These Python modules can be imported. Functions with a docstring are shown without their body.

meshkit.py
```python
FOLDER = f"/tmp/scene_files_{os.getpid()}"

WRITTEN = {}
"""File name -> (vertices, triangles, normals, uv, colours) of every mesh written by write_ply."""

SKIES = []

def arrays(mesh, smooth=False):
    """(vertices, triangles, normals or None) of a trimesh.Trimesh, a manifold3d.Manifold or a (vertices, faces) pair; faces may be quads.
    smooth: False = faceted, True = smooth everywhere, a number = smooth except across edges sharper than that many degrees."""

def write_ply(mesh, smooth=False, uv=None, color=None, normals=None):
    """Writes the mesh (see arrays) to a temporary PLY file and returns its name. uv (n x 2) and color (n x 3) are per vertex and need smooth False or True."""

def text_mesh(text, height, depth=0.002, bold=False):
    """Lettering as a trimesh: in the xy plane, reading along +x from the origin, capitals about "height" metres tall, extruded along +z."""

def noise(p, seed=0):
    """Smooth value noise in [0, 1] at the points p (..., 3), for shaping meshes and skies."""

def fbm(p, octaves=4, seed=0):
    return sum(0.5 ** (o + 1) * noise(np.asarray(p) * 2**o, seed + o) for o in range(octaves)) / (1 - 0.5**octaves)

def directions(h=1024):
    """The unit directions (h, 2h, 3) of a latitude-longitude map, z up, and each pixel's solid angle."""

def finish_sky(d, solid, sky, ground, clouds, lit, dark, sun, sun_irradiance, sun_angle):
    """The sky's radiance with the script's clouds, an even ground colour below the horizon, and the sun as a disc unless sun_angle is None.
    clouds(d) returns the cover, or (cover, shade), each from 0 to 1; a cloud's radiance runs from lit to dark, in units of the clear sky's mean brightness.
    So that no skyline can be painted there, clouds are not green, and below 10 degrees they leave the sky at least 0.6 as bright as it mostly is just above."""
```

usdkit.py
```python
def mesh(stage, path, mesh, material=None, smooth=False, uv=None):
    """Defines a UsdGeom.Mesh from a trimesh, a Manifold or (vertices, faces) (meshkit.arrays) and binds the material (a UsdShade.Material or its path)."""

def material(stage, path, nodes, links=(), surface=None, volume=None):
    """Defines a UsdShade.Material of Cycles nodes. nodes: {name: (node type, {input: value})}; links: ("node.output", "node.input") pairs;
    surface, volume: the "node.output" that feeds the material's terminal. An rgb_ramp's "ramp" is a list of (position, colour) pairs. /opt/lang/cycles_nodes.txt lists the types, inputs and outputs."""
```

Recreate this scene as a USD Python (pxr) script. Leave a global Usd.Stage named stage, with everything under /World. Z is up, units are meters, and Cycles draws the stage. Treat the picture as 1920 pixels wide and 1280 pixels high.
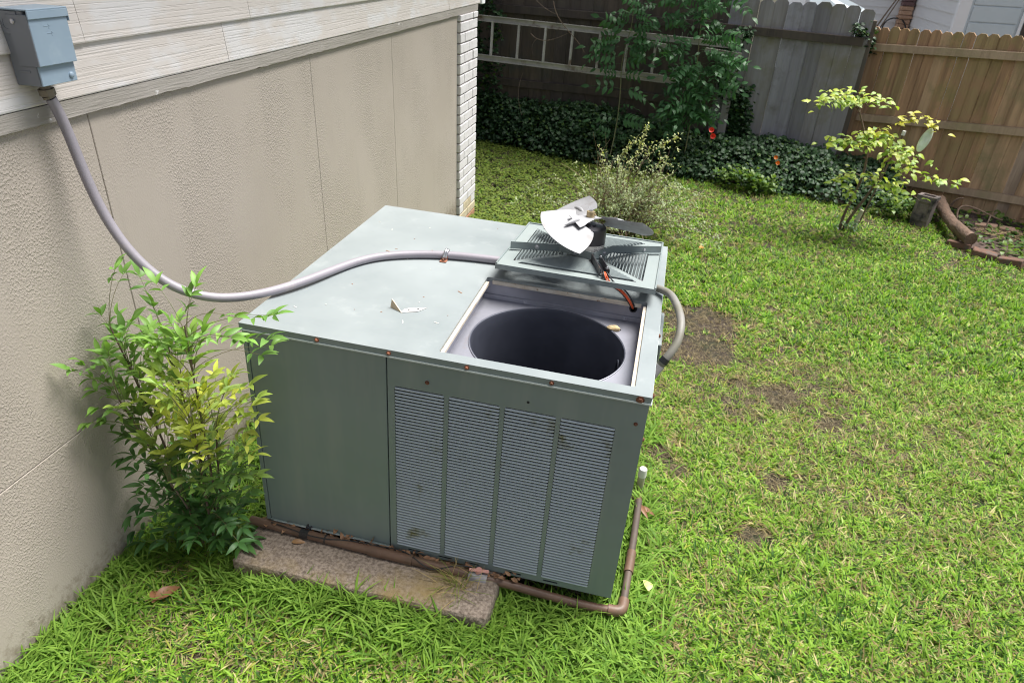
import math, random
import numpy as np, trimesh, usdkit, meshkit
from shapely.geometry import Polygon, box as sbox, Point
from shapely import affinity
from scipy.spatial.transform import Rotation as Rot
from pxr import Usd, UsdGeom, UsdLux, UsdShade, Sdf, Gf, Vt

stage = Usd.Stage.CreateInMemory()
UsdGeom.SetStageUpAxis(stage, UsdGeom.Tokens.z)
UsdGeom.SetStageMetersPerUnit(stage, 1.0)
UsdGeom.Xform.Define(stage, '/World')
UsdGeom.Scope.Define(stage, '/World/Looks')
rng = np.random.default_rng(7)
random.seed(7)

# ------------------------------------------------------------------ camera, sky, sun, exposure
SUN_DIR = np.array([0.36, 0.27, 1.0]); SUN_DIR /= np.linalg.norm(SUN_DIR)
SUN_INT, SUN_ANGLE, SKY_STR, EXPOSURE = 0.40, 36.0, 0.05, 2.56
cam = UsdGeom.Camera.Define(stage, '/World/camera')
cam.CreateFocalLengthAttr(24.706)
cam.CreateHorizontalApertureAttr(36.0)
cam.CreateVerticalApertureAttr(36.0 * 682 / 1024)
cam.CreateClippingRangeAttr(Gf.Vec2f(0.05, 500))
cam.CreateExposureAttr(EXPOSURE)
cam.CreateFStopAttr(6.3)
cam.CreateFocusDistanceAttr(2.35)
CR = np.array([[0.971666252, -0.151122921, 0.181732104], [0.232475279, 0.472285487, -0.85023624], [0.042660749, 0.868394082, 0.494036212]])
CP = np.array([1.276, -1.721, 2.069])
m4 = np.eye(4); m4[:3, :3] = CR.T; m4[3, :3] = CP
cam.AddTransformOp().Set(Gf.Matrix4d(m4.tolist()))

sun = UsdLux.DistantLight.Define(stage, '/World/sun')
sun.CreateIntensityAttr(SUN_INT); sun.CreateAngleAttr(SUN_ANGLE); sun.CreateNormalizeAttr(True)
sun.CreateColorAttr(Gf.Vec3f(1.0, 0.98, 0.94))
zax = SUN_DIR; xax = np.cross([0, 1, 0], zax); xax /= np.linalg.norm(xax); yax = np.cross(zax, xax)
ml = np.eye(4); ml[0, :3] = xax; ml[1, :3] = yax; ml[2, :3] = zax
sun.AddTransformOp().Set(Gf.Matrix4d(ml.tolist()))
dome = UsdLux.DomeLight.Define(stage, '/World/sky')
dome.GetPrim().SetCustomDataByKey('kind', 'structure')
skym = usdkit.material(stage, '/World/Looks/sky', {
    'sky': ('sky_texture', {'sky_type': 'single_scattering', 'sun_disc': False, 'sun_elevation': math.asin(SUN_DIR[2]), 'sun_rotation': math.atan2(SUN_DIR[0], SUN_DIR[1])}),
    'tc': ('texture_coordinate', {}),
    'n': ('noise_texture', {'scale': 2.2, 'detail': 5, 'roughness': 0.55}),
    'r': ('rgb_ramp', {'ramp': [(0.25, (0.62, 0.62, 0.62)), (0.6, (0.93, 0.93, 0.93))]}),
    'mx': ('mix_color', {'b': (1.55, 1.6, 1.74), 'use_clamp': False}),
    'bg': ('background_shader', {'strength': SKY_STR})},
    [('tc.generated', 'n.vector'), ('n.fac', 'r.fac'), ('r.color', 'mx.fac'), ('sky.color', 'mx.a'), ('mx.result', 'bg.color')], surface='bg.background')
UsdShade.MaterialBindingAPI.Apply(dome.GetPrim()).Bind(skym)

# ------------------------------------------------------------------ helpers
used = {}
def numbered(parent, name):
    k = (parent, name); n = used.get(k, -1) + 1; used[k] = n
    return name if n == 0 else '%s_%03d' % (name, n)
def meta(prim, label=None, cat=None, group=None, kind=None):
    for k, v in (('label', label), ('category', cat), ('group', group), ('kind', kind)):
        if v: prim.SetCustomDataByKey(k, v)
    return prim
def path_of(p): return '/World' if p is None else str(p.GetPath())
def thing(name, label, cat, loc=(0, 0, 0), group=None, mat=None):
    pth = '/World/' + numbered('/World', name)
    x = UsdGeom.Xform.Define(stage, pth)
    if mat is not None: x.AddTransformOp().Set(Gf.Matrix4d(np.asarray(mat, float).tolist()))
    elif tuple(loc) != (0, 0, 0): x.AddTranslateOp().Set(Gf.Vec3d(*map(float, loc)))
    return meta(x.GetPrim(), label, cat, group)
def group_part(name, parent, label=None):
    pth = path_of(parent) + '/' + numbered(path_of(parent), name)
    return meta(UsdGeom.Xform.Define(stage, pth).GetPrim(), label)
def obj(name, mesh, material, parent=None, smooth=False, label=None, cat=None, group=None, kind=None, col=None):
    pth = path_of(parent) + '/' + numbered(path_of(parent), name)
    m = usdkit.mesh(stage, pth, mesh, material, smooth)
    if col is not None:
        UsdGeom.PrimvarsAPI(m).CreatePrimvar('col', Sdf.ValueTypeNames.Color3fArray, 'vertex').Set(Vt.Vec3fArray.FromNumpy(np.asarray(col, np.float32)))
    return meta(m.GetPrim(), label, cat, group, kind)

def V(m): return np.asarray(m[0] if isinstance(m, tuple) else m.vertices, float)
def F(m):
    f = np.asarray(m[1] if isinstance(m, tuple) else m.faces, int)
    return np.vstack([f[:, [0, 1, 2]], f[:, [0, 2, 3]]]) if f.shape[1] == 4 else f
def join(ms):
    vs, fs, n = [], [], 0
    for m in ms:
        v, f = V(m), F(m); vs.append(v); fs.append(f + n); n += len(v)
    return np.vstack(vs), np.vstack(fs)
def bx(x0, x1, y0, y1, z0, z1):
    v = np.array([[x, y, z] for x in (x0, x1) for y in (y0, y1) for z in (z0, z1)], float)
    f = np.array([[0, 1, 3, 2], [4, 6, 7, 5], [0, 4, 5, 1], [2, 3, 7, 6], [0, 2, 6, 4], [1, 5, 7, 3]])
    return v, np.vstack([f[:, [0, 1, 2]], f[:, [0, 2, 3]]])
def cb(x0, x1, y0, y1, z0, z1, c=0.003):
    p = []
    for sx in (0, 1):
        for sy in (0, 1):
            for sz in (0, 1):
                b = np.array([(x0, x1)[sx], (y0, y1)[sy], (z0, z1)[sz]], float)
                d = np.array([(1, -1)[sx], (1, -1)[sy], (1, -1)[sz]], float) * c
                for k in range(3):
                    q = b + d; q[k] = b[k]; p.append(q)
    return trimesh.Trimesh(np.array(p)).convex_hull
def ext(poly, h, z=0.0):
    m = trimesh.creation.extrude_polygon(poly, h); m.apply_translation([0, 0, z]); return m
def rotm(v, mat3, t=(0, 0, 0)):
    return V(v) @ np.asarray(mat3).T + np.asarray(t), F(v)
def xz(m):           # polygon plane (x, z), thickness along +y
    v = V(m); return np.stack([v[:, 0], v[:, 2], v[:, 1]], 1), F(m)[:, ::-1]
def tube(pts, r, sides=12, caps=True, sub=0):
    p = np.asarray(pts, float)
    if sub: p = spline(p, sub)
    n = len(p); r = np.broadcast_to(np.asarray(r, float), (n,)) if np.ndim(r) == 0 or len(np.atleast_1d(r)) == n else np.interp(np.linspace(0, 1, n), np.linspace(0, 1, len(r)), r)
    t = np.gradient(p, axis=0); t /= np.linalg.norm(t, axis=1, keepdims=True) + 1e-12
    a = np.cross(t[0], [0, 0, 1.0] if abs(t[0, 2]) < .9 else [1.0, 0, 0]); a /= np.linalg.norm(a)
    A = []
    for k in range(n):
        a = a - t[k] * (a @ t[k]); a /= np.linalg.norm(a) + 1e-12; A.append(a)
    A = np.array(A); Bv = np.cross(t, A); ang = np.arange(sides) * 2 * np.pi / sides
    v = (p[:, None] + r[:, None, None] * (np.cos(ang)[None, :, None] * A[:, None] + np.sin(ang)[None, :, None] * Bv[:, None])).reshape(-1, 3)
    f = []
    i, j = np.meshgrid(np.arange(n - 1), np.arange(sides), indexing='ij')
    q = np.stack([i * sides + j, i * sides + (j + 1) % sides, (i + 1) * sides + (j + 1) % sides, (i + 1) * sides + j], -1).reshape(-1, 4)
    f = np.vstack([q[:, [0, 1, 2]], q[:, [0, 2, 3]]])
    if caps:
        v = np.vstack([v, p[0], p[-1]]); c0, c1 = n * sides, n * sides + 1; jj = np.arange(sides); k2 = (jj + 1) % sides; o = (n - 1) * sides
        f = np.vstack([f, np.stack([np.full(sides, c0), k2, jj], 1), np.stack([np.full(sides, c1), o + jj, o + k2], 1)])
    return v, f
def spline(p, n):
    from scipy.interpolate import CubicSpline
    p = np.asarray(p, float); d = np.r_[0, np.cumsum(np.linalg.norm(np.diff(p, axis=0), axis=1))]
    return CubicSpline(d, p)(np.linspace(0, d[-1], n))
def lathe(prof, sides=48, center=(0, 0, 0)):
    pr = np.asarray(prof, float); ang = np.arange(sides) * 2 * np.pi / sides; n = len(pr)
    v = np.stack([pr[:, 0, None] * np.cos(ang), pr[:, 0, None] * np.sin(ang), np.broadcast_to(pr[:, 1, None], (n, sides))], -1).reshape(-1, 3) + np.asarray(center)
    i, j = np.meshgrid(np.arange(n - 1), np.arange(sides), indexing='ij')
    q = np.stack([i * sides + j, i * sides + (j + 1) % sides, (i + 1) * sides + (j + 1) % sides, (i + 1) * sides + j], -1).reshape(-1, 4)
    return v, np.vstack([q[:, [0, 1, 2]], q[:, [0, 2, 3]]])
def cyl(c, axis, r, h, sides=16):
    axis = np.asarray(axis, float); axis /= np.linalg.norm(axis); c = np.asarray(c, float)
    return tube([c, c + axis * h], r, sides)
def screw(c, axis, r=0.006):
    axis = np.asarray(axis, float) / np.linalg.norm(axis); c = np.asarray(c, float)
    return join([tube([c, c + axis * .0012], r * 1.6, 14), tube([c + axis * .0012, c + axis * .0055, c + axis * .007], [r, r, r * .6], 6)])
def rrect(x0, x1, y0, y1, r): return sbox(x0 + r, y0 + r, x1 - r, y1 - r).buffer(r, quad_segs=3)

# ------------------------------------------------------------------ materials
def pos_nodes(space):
    if space == 'object': return {'src': ('texture_coordinate', {})}, 'src.object'
    return {'src': ('geometry', {})}, 'src.position'
def mat(name, c1, c2=None, scale=8, vec=(1, 1, 1), rough=.6, metal=0, spec=.5, bump=0, bscale=None, bvec=None, detail=6, lo=.35, hi=.65,
        c3=None, c3vec=None, c3scale=3, c3lo=.55, c3hi=.7, space='world', rough2=None, bdist=.01, coat=0):
    nodes, src = pos_nodes(space); links = []
    nodes['p'] = ('principled_bsdf', {'base_color': c1, 'roughness': rough, 'metallic': metal, 'specular_ior_level': spec, 'coat_weight': coat})
    last = None
    if c2 is not None:
        nodes['m'] = ('mapping', {'scale': vec}); nodes['n'] = ('noise_texture', {'scale': scale, 'detail': detail, 'roughness': .62})
        nodes['r'] = ('rgb_ramp', {'ramp': [(lo, c1), (hi, c2)]})
        links += [(src, 'm.vector'), ('m.vector', 'n.vector'), ('n.fac', 'r.fac')]; last = 'r.color'
        if rough2 is not None:
            nodes['rr'] = ('map_range', {'from_min': lo, 'from_max': hi, 'to_min': rough, 'to_max': rough2, 'clamp': True}); links += [('n.fac', 'rr.value'), ('rr.result', 'p.roughness')]
    if c3 is not None:
        nodes['n3'] = ('noise_texture', {'scale': c3scale, 'detail': 7, 'roughness': .65})
        nodes['r3'] = ('rgb_ramp', {'ramp': [(c3lo, (0, 0, 0)), (c3hi, (1, 1, 1))]})
        nodes['x3'] = ('mix_color', {'a': c1, 'b': c3})
        if c3vec is not None: nodes['m3'] = ('mapping', {'scale': c3vec}); links += [(src, 'm3.vector'), ('m3.vector', 'n3.vector')]
        else: links.append((src, 'n3.vector'))
        links += [('n3.fac', 'r3.fac'), ('r3.color', 'x3.fac')]
        if last: links.append((last, 'x3.a'))
        last = 'x3.result'
    if last: links.append((last, 'p.base_color'))
    if bump:
        nodes['bm'] = ('mapping', {'scale': bvec or vec}); nodes['bn'] = ('noise_texture', {'scale': bscale or scale, 'detail': 5, 'roughness': .6})
        nodes['b'] = ('bump', {'strength': bump, 'distance': bdist})
        links += [(src, 'bm.vector'), ('bm.vector', 'bn.vector'), ('bn.fac', 'b.height'), ('b.normal', 'p.normal')]
    return usdkit.material(stage, '/World/Looks/' + name, nodes, links, surface='p.BSDF')

def leaf_mat(name, c=None, trans=.35, rough=.45, spec=.4, use_col=False, var=.0):
    nodes = {'p': ('principled_bsdf', {'roughness': rough, 'specular_ior_level': spec}), 't': ('translucent_bsdf', {}), 'mx': ('mix_closure', {'fac': trans}),
             'g': ('geometry', {}), 'n': ('noise_texture', {'scale': 9, 'detail': 3}), 'rv': ('map_range', {'from_min': .3, 'from_max': .7, 'to_min': .8, 'to_max': 1.22, 'clamp': True}),
             'h': ('hsv', {'hue': .5, 'saturation': 1.0}), 'tt': ('mix_color', {'blend_type': 'multiply', 'fac': 1.0, 'b': (1.15, 1.25, .55), 'use_clamp': False})}
    links = [('g.position', 'n.vector'), ('n.fac', 'rv.value'), ('rv.result', 'h.value'), ('h.color', 'p.base_color'), ('h.color', 'tt.a'), ('tt.result', 't.color'), ('p.BSDF', 'mx.closure1'), ('t.BSDF', 'mx.closure2')]
    if use_col:
        nodes['a'] = ('attribute', {'attribute': 'col'}); links.append(('a.color', 'h.color'))
    else: nodes['h'][1]['color'] = c
    return usdkit.material(stage, '/World/Looks/' + name, nodes, links, surface='mx.closure')

def patch_bump_mat(name, c1, c2, c3, kind):
    """painted boards: 'wall' = hardboard with embossed rough grain and smooth spots; 'siding' = long cedar grain."""
    nodes, src = pos_nodes('world')
    nodes['p'] = ('principled_bsdf', {'roughness': .55 if kind == 'wall' else .5, 'specular_ior_level': .35})
    nodes['n'] = ('noise_texture', {'scale': 1.7, 'detail': 6, 'roughness': .6}); nodes['r'] = ('rgb_ramp', {'ramp': [(.3, c1), (.7, c2)]})
    nodes['b'] = ('bump', {'strength': 1.0, 'distance': .0018 if kind == 'wall' else .0008})
    links = [(src, 'n.vector'), ('n.fac', 'r.fac'), ('b.normal', 'p.normal')]
    if kind == 'wall':
        nodes['m1'] = ('mapping', {'scale': (175, 165, 120)}); nodes['n1'] = ('noise_texture', {'scale': 1, 'detail': 2, 'distortion': .1})
        nodes['m2'] = ('mapping', {'scale': (38, 30, 55)}); nodes['n2'] = ('noise_texture', {'scale': 1, 'detail': 2})
        nodes['m3'] = ('mapping', {'scale': (2.1, 2.1, 1.1)}); nodes['n3'] = ('noise_texture', {'scale': 1.6, 'detail': 4})
        nodes['r1'] = ('rgb_ramp', {'ramp': [(.44, (0, 0, 0)), (.66, (1, 1, 1))]})
        nodes['r3'] = ('rgb_ramp', {'ramp': [(.40, (.10, .10, .10)), (.62, (1, 1, 1))]})
        nodes['mx'] = ('mix_color', {'fac': .16}); nodes['mu'] = ('mix_color', {'blend_type': 'multiply', 'fac': 1.0})
        links += [(src, 'm1.vector'), ('m1.vector', 'n1.vector'), (src, 'm2.vector'), ('m2.vector', 'n2.vector'), (src, 'm3.vector'), ('m3.vector', 'n3.vector'), ('n1.fac', 'r1.fac'),
                  ('r1.color', 'mx.a'), ('n2.color', 'mx.b'), ('mx.result', 'mu.a'), ('n3.fac', 'r3.fac'), ('r3.color', 'mu.b'), ('mu.result', 'b.height')]
        # damp stains: fine vertical streaks
        nodes['m4'] = ('mapping', {'scale': (9, 9, .5)}); nodes['n4'] = ('noise_texture', {'scale': 2, 'detail': 5}); nodes['r4'] = ('rgb_ramp', {'ramp': [(.58, (0, 0, 0)), (.85, (.45, .45, .45))]})
        nodes['x4'] = ('mix_color', {'b': c3})
        links += [(src, 'm4.vector'), ('m4.vector', 'n4.vector'), ('n4.fac', 'r4.fac'), ('r4.color', 'x4.fac'), ('r.color', 'x4.a')]
        nodes['sx'] = ('separate_xyz', {}); nodes['n5'] = ('noise_texture', {'scale': 26, 'detail': 6, 'roughness': .7}); nodes['mr'] = ('map_range', {'from_min': .02, 'from_max': .26, 'to_min': .30, 'to_max': -.25, 'clamp': True})
        nodes['ad'] = ('math', {'math_type': 'add'}); nodes['r5'] = ('rgb_ramp', {'ramp': [(.58, (0, 0, 0)), (.86, (.7, .7, .7))]}); nodes['x5'] = ('mix_color', {'b': (.16, .125, .085)})
        links += [(src, 'sx.vector'), ('sx.z', 'mr.value'), (src, 'n5.vector'), ('n5.fac', 'ad.value1'), ('mr.result', 'ad.value2'), ('ad.value', 'r5.fac'), ('r5.color', 'x5.fac'), ('x4.result', 'x5.a'), ('x5.result', 'p.base_color')]
    else:
        nodes['m0'] = ('mapping', {'scale': (1, 5, 10)}); nodes['n0'] = ('noise_texture', {'scale': 1, 'detail': 3})
        nodes['m1'] = ('mapping', {'scale': (10, 2.6, 185)}); nodes['n1'] = ('noise_texture', {'scale': 1, 'detail': 3, 'distortion': .28})
        nodes['r1'] = ('rgb_ramp', {'ramp': [(.36, (0, 0, 0)), (.5, (1, 1, 1))]})
        links += [(src, 'm1.vector'), ('m1.vector', 'n1.vector'), ('n1.fac', 'r1.fac'), ('r1.color', 'b.height')]
        nodes['x4'] = ('mix_color', {'b': c3}); nodes['r4'] = ('rgb_ramp', {'ramp': [(.5, (0, 0, 0)), (.62, (1, 1, 1))]})
        links += [(src, 'm0.vector'), ('m0.vector', 'n0.vector'), ('n0.fac', 'r4.fac'), ('r4.color', 'x4.fac'), ('r.color', 'x4.a'), ('x4.result', 'p.base_color')]
    return usdkit.material(stage, '/World/Looks/' + name, nodes, links, surface='p.BSDF')

M = {}
M['wall'] = patch_bump_mat('wall_paint', (.41, .357, .305), (.445, .39, .338), (.36, .318, .272), 'wall')
M['siding'] = patch_bump_mat('siding_paint', (.60, .545, .50), (.65, .60, .565), (.66, .635, .625), 'siding')
M['band'] = mat('band_paint', (.33, .30, .265), (.40, .365, .33), 5, (1, .6, 3), rough=.65, bump=.8, bscale=1, bvec=(20, 9, 160), bdist=.004, c3=(.72, .70, .68), c3scale=34, c3lo=.66, c3hi=.69)
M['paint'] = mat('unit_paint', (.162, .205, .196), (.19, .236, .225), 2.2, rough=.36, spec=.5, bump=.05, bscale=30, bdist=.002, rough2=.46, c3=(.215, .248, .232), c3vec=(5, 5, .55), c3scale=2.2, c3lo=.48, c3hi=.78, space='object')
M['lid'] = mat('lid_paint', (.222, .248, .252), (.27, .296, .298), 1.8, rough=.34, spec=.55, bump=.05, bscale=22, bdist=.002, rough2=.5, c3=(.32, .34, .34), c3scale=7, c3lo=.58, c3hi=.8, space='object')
M['louvre'] = mat('louvre_paint', (.44, .50, .53), (.48, .54, .57), 3, rough=.38, c3=(.20, .19, .06), c3scale=5.5, c3lo=.60, c3hi=.70, space='object')
M['seam'] = mat('seam_dark', (.012, .013, .014), rough=.8)
M['hem_lit'] = mat('lit_folded_hem', (.45, .50, .48), rough=.35)  # paler than the sheets: light caught along folded edges, put into the colour
M['coil'] = mat('coil_dark', (.02, .022, .026), (.035, .035, .038), 40, rough=.6)
M['galv'] = mat('galvanised', (.46, .46, .505), (.30, .30, .345), 4.5, rough=.32, metal=.6, rough2=.48, c3=(.36, .26, .19), c3scale=5, c3lo=.62, c3hi=.76, space='object')
M['galv2'] = mat('galvanised_wall', (.36, .36, .40), (.28, .28, .32), 5, rough=.4, metal=.6, rough2=.55, c3=(.25, .17, .11), c3scale=9, c3lo=.66, c3hi=.75, space='object')
M['ring'] = mat('ring_coating', (.060, .064, .085), (.075, .08, .105), 12, rough=.5, metal=.2)
M['gasket'] = mat('gasket', (.62, .57, .49), (.50, .42, .33), 28, rough=.85, c3=(.28, .15, .08), c3scale=30, c3lo=.62, c3hi=.68, space='object')
M['rust'] = mat('rust', (.12, .045, .025), (.20, .09, .05), 120, rough=.7, metal=.3)
M['rust2'] = mat('rust_light', (.33, .13, .07), (.22, .08, .045), 90, rough=.8)
M['zinc'] = mat('zinc', (.55, .55, .57), (.45, .45, .47), 40, rough=.35, metal=.9)
M['alum'] = mat('blade_aluminium', (.33, .33, .345), (.27, .265, .27), 14, (1, 1, 1), rough=.5, metal=.1, rough2=.6, bump=.15, bscale=18, bdist=.01, c3=(.22, .20, .19), c3scale=10, c3lo=.50, c3hi=.74, space='object')
M['grille'] = mat('grille_paint', (.20, .235, .235), (.235, .27, .268), 4, rough=.42, c3=(.17, .19, .18), c3scale=9, c3lo=.55, c3hi=.75, space='object')
M['panel'] = mat('grille_sheet', (.25, .285, .28), (.285, .32, .31), 4, rough=.36, c3=(.27, .30, .285), c3scale=8, c3lo=.55, c3hi=.75, space='object')
M['motor'] = mat('motor_paint', (.035, .033, .04), (.05, .047, .05), 8, rough=.35, metal=.2, c3=(.12, .075, .05), c3scale=11, c3lo=.58, c3hi=.72, space='object')
M['brass'] = mat('brass', (.42, .33, .19), (.33, .26, .15), 60, rough=.45, metal=.7)
M['sticker'] = mat('sticker', (.75, .72, .66), (.66, .62, .56), 50, rough=.6)
M['ink'] = mat('ink', (.03, .03, .035), rough=.6)
M['orange'] = mat('orange_wire', (.75, .12, .035), rough=.4)
M['black'] = mat('black_plastic', (.018, .018, .02), rough=.45)
M['conduit'] = mat('grey_conduit', (.285, .262, .29), (.25, .23, .255), 6, rough=.45, bump=.25, bscale=90, bdist=.0015, c3=(.40, .34, .30), c3scale=5, c3lo=.58, c3hi=.72)
M['conduit2'] = mat('weathered_conduit', (.225, .215, .205), (.18, .17, .13), 9, rough=.55, bump=.2, bscale=90, bdist=.0015)
M['boxshaded'] = mat('breaker_box_shaded_side', (.155, .168, .19), (.18, .192, .215), 5, rough=.45)  # darker grey puts the shade of the camera-side faces into the colour
M['boxblue'] = mat('breaker_box_paint', (.25, .33, .41), (.28, .36, .44), 5, rough=.33, c3=(.32, .40, .47), c3scale=9, c3lo=.58, c3hi=.75)
M['pipe'] = mat('brown_pipe', (.115, .066, .044), (.16, .092, .060), 9, rough=.5, c3=(.10, .065, .04), c3scale=14, c3lo=.5, c3hi=.68, bump=.1, bscale=60)
M['valvegrey'] = mat('valve_grey', (.25, .24, .25), (.35, .33, .33), 60, rough=.6)
M['valvepink'] = mat('valve_handle', (.60, .27, .22), (.66, .36, .31), 60, rough=.6)
M['white'] = mat('white_plastic', (.72, .71, .67), (.60, .58, .50), 20, rough=.5)
M['clearpipe'] = mat('dirty_white_pipe', (.48, .46, .35), (.36, .33, .22), 15, rough=.5)
M['concrete'] = mat('slab_concrete', (.13, .098, .075), (.31, .25, .20), 90, rough=.9, bump=.9, bscale=70, bdist=.008, lo=.36, hi=.62, c3=(.25, .18, .07), c3scale=2.2, c3lo=.56, c3hi=.74)
M['brickw'] = mat('white_brick', (.60, .57, .57), (.68, .655, .655), 14, rough=.8, bump=.5, bscale=45, bdist=.005)
M['brickg'] = mat('mossy_brick', (.44, .36, .22), (.55, .48, .36), 25, rough=.9, bump=.5, bscale=45, bdist=.005)
M['brickr'] = mat('bare_brick', (.36, .17, .09), (.42, .24, .15), 25, rough=.9, bump=.5, bscale=45, bdist=.005)
M['mortar'] = mat('mortar', (.20, .17, .165), (.28, .25, .24), 40, rough=.95)
M['oldbrick'] = mat('old_brick', (.16, .08, .052), (.115, .062, .044), 20, rough=.9, bump=.7, bscale=50, bdist=.008, c3=(.10, .08, .07), c3scale=14, c3lo=.5, c3hi=.65)
M['palebrick'] = mat('pale_brick', (.42, .27, .20), (.34, .22, .15), 20, rough=.9, bump=.6, bscale=50, bdist=.008)
M['log'] = mat('log_bark', (.17, .105, .07), (.09, .06, .042), 8, (6, 2, 6), rough=.9, bump=1, bscale=9, bvec=(6, 2, 6), bdist=.01, c3=(.30, .20, .16), c3scale=5, c3lo=.55, c3hi=.7)
M['blockstone'] = mat('block_concrete', (.13, .105, .095), (.21, .17, .155), 16, rough=.95, bump=.6, bscale=50, bdist=.006, c3=(.04, .036, .034), c3scale=4, c3lo=.5, c3hi=.6)
M['soil'] = mat('bed_soil', (.075, .05, .04), (.13, .09, .075), 16, rough=1, bump=1, bscale=30, bdist=.03)
M['bark'] = mat('bark', (.10, .065, .045), (.16, .11, .08), 30, (1, 1, .3), rough=.9, bump=.6, bscale=40)
M['stem'] = mat('green_stem', (.13, .16, .06), (.20, .17, .08), 20, rough=.6)
M['twig'] = mat('twig', (.14, .095, .065), (.20, .15, .11), 30, rough=.9)
M['ladder'] = mat('ladder_aluminium', (.54, .51, .47), (.40, .375, .34), 6, (1, 1, 1), rough=.55, metal=.2, c3=(.20, .14, .10), c3scale=5, c3lo=.55, c3hi=.68)
M['whitesiding'] = mat('white_house_paint', (.82, .82, .84), (.85, .85, .87), 2, rough=.6)
M['bluesiding'] = mat('bluish_panel_paint', (.55, .62, .66), (.60, .66, .70), 2, rough=.5)
M['chimneya'] = mat('column_brick_tan', (.46, .27, .17), (.54, .36, .26), 40, rough=.9)
M['chimneyb'] = mat('column_brick_brown', (.14, .08, .08), (.20, .12, .12), 40, rough=.9)
M['dead'] = mat('dead_leaf', (.24, .12, .06), (.36, .21, .12), 60, rough=.8)
M['tan'] = mat('tan_metal', (.50, .41, .29), (.42, .33, .22), 60, rough=.5, metal=.2)
M['palemetal'] = mat('pale_metal', (.60, .58, .56), (.50, .48, .45), 90, rough=.5)
M['leafcol'] = leaf_mat('leaf_by_colour', trans=.32, use_col=True)
M['glossleaf'] = leaf_mat('glossy_leaf_by_colour', trans=.12, rough=.5, spec=.25, use_col=True)
M['grass'] = leaf_mat('grass_by_colour', trans=.36, rough=.55, spec=.18, use_col=True)
M['red'] = leaf_mat('red_petal', (.75, .05, .03), .25)
M['orangeflower'] = leaf_mat('orange_petal', (.80, .22, .03), .25)
M['greenshell'] = mat('green_shell', (.50, .60, .42), (.74, .78, .68), 9, rough=.3, space='object')
def wood(name, a, b, g, bump=.7):
    return mat(name, a, b, 1, (15, 15, 1.0), rough=.85, lo=.40, hi=.60, bump=bump, bscale=1, bvec=(90, 90, 4), bdist=.006, c3=g, c3scale=2.6, c3lo=.50, c3hi=.68)
FR = [wood('cedar_%s' % n, a, b, g) for n, a, b, g in (('red', (.43, .25, .135), (.25, .145, .08), (.25, .20, .08)), ('tan', (.47, .30, .175), (.29, .18, .10), (.25, .20, .10)),
      ('grey', (.40, .29, .21), (.25, .175, .125), (.27, .17, .10)), ('olive', (.33, .23, .11), (.23, .15, .07), (.35, .20, .11)))]
FG = [wood('grey_board_%s' % n, a, b, g) for n, a, b, g in (('cool', (.31, .30, .335), (.24, .23, .255), (.17, .155, .145)), ('warm', (.29, .275, .28), (.23, .21, .21), (.21, .19, .14)), ('dark', (.21, .20, .215), (.155, .145, .155), (.175, .165, .12)))]
FD = [wood('brown_board_%s' % n, a, b, g) for n, a, b, g in (('one', (.12, .092, .07), (.085, .066, .052), (.08, .075, .065)), ('two', (.10, .08, .066), (.07, .056, .048), (.105, .085, .07)))]
M['rail'] = wood('rail_tan', (.42, .30, .20), (.33, .23, .15), (.30, .24, .13))
M['raildark'] = wood('rail_dark', (.085, .065, .052), (.06, .047, .04), (.09, .075, .055))
M['postgrey'] = wood('post_grey', (.30, .28, .29), (.23, .215, .22), (.20, .18, .165))

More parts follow.
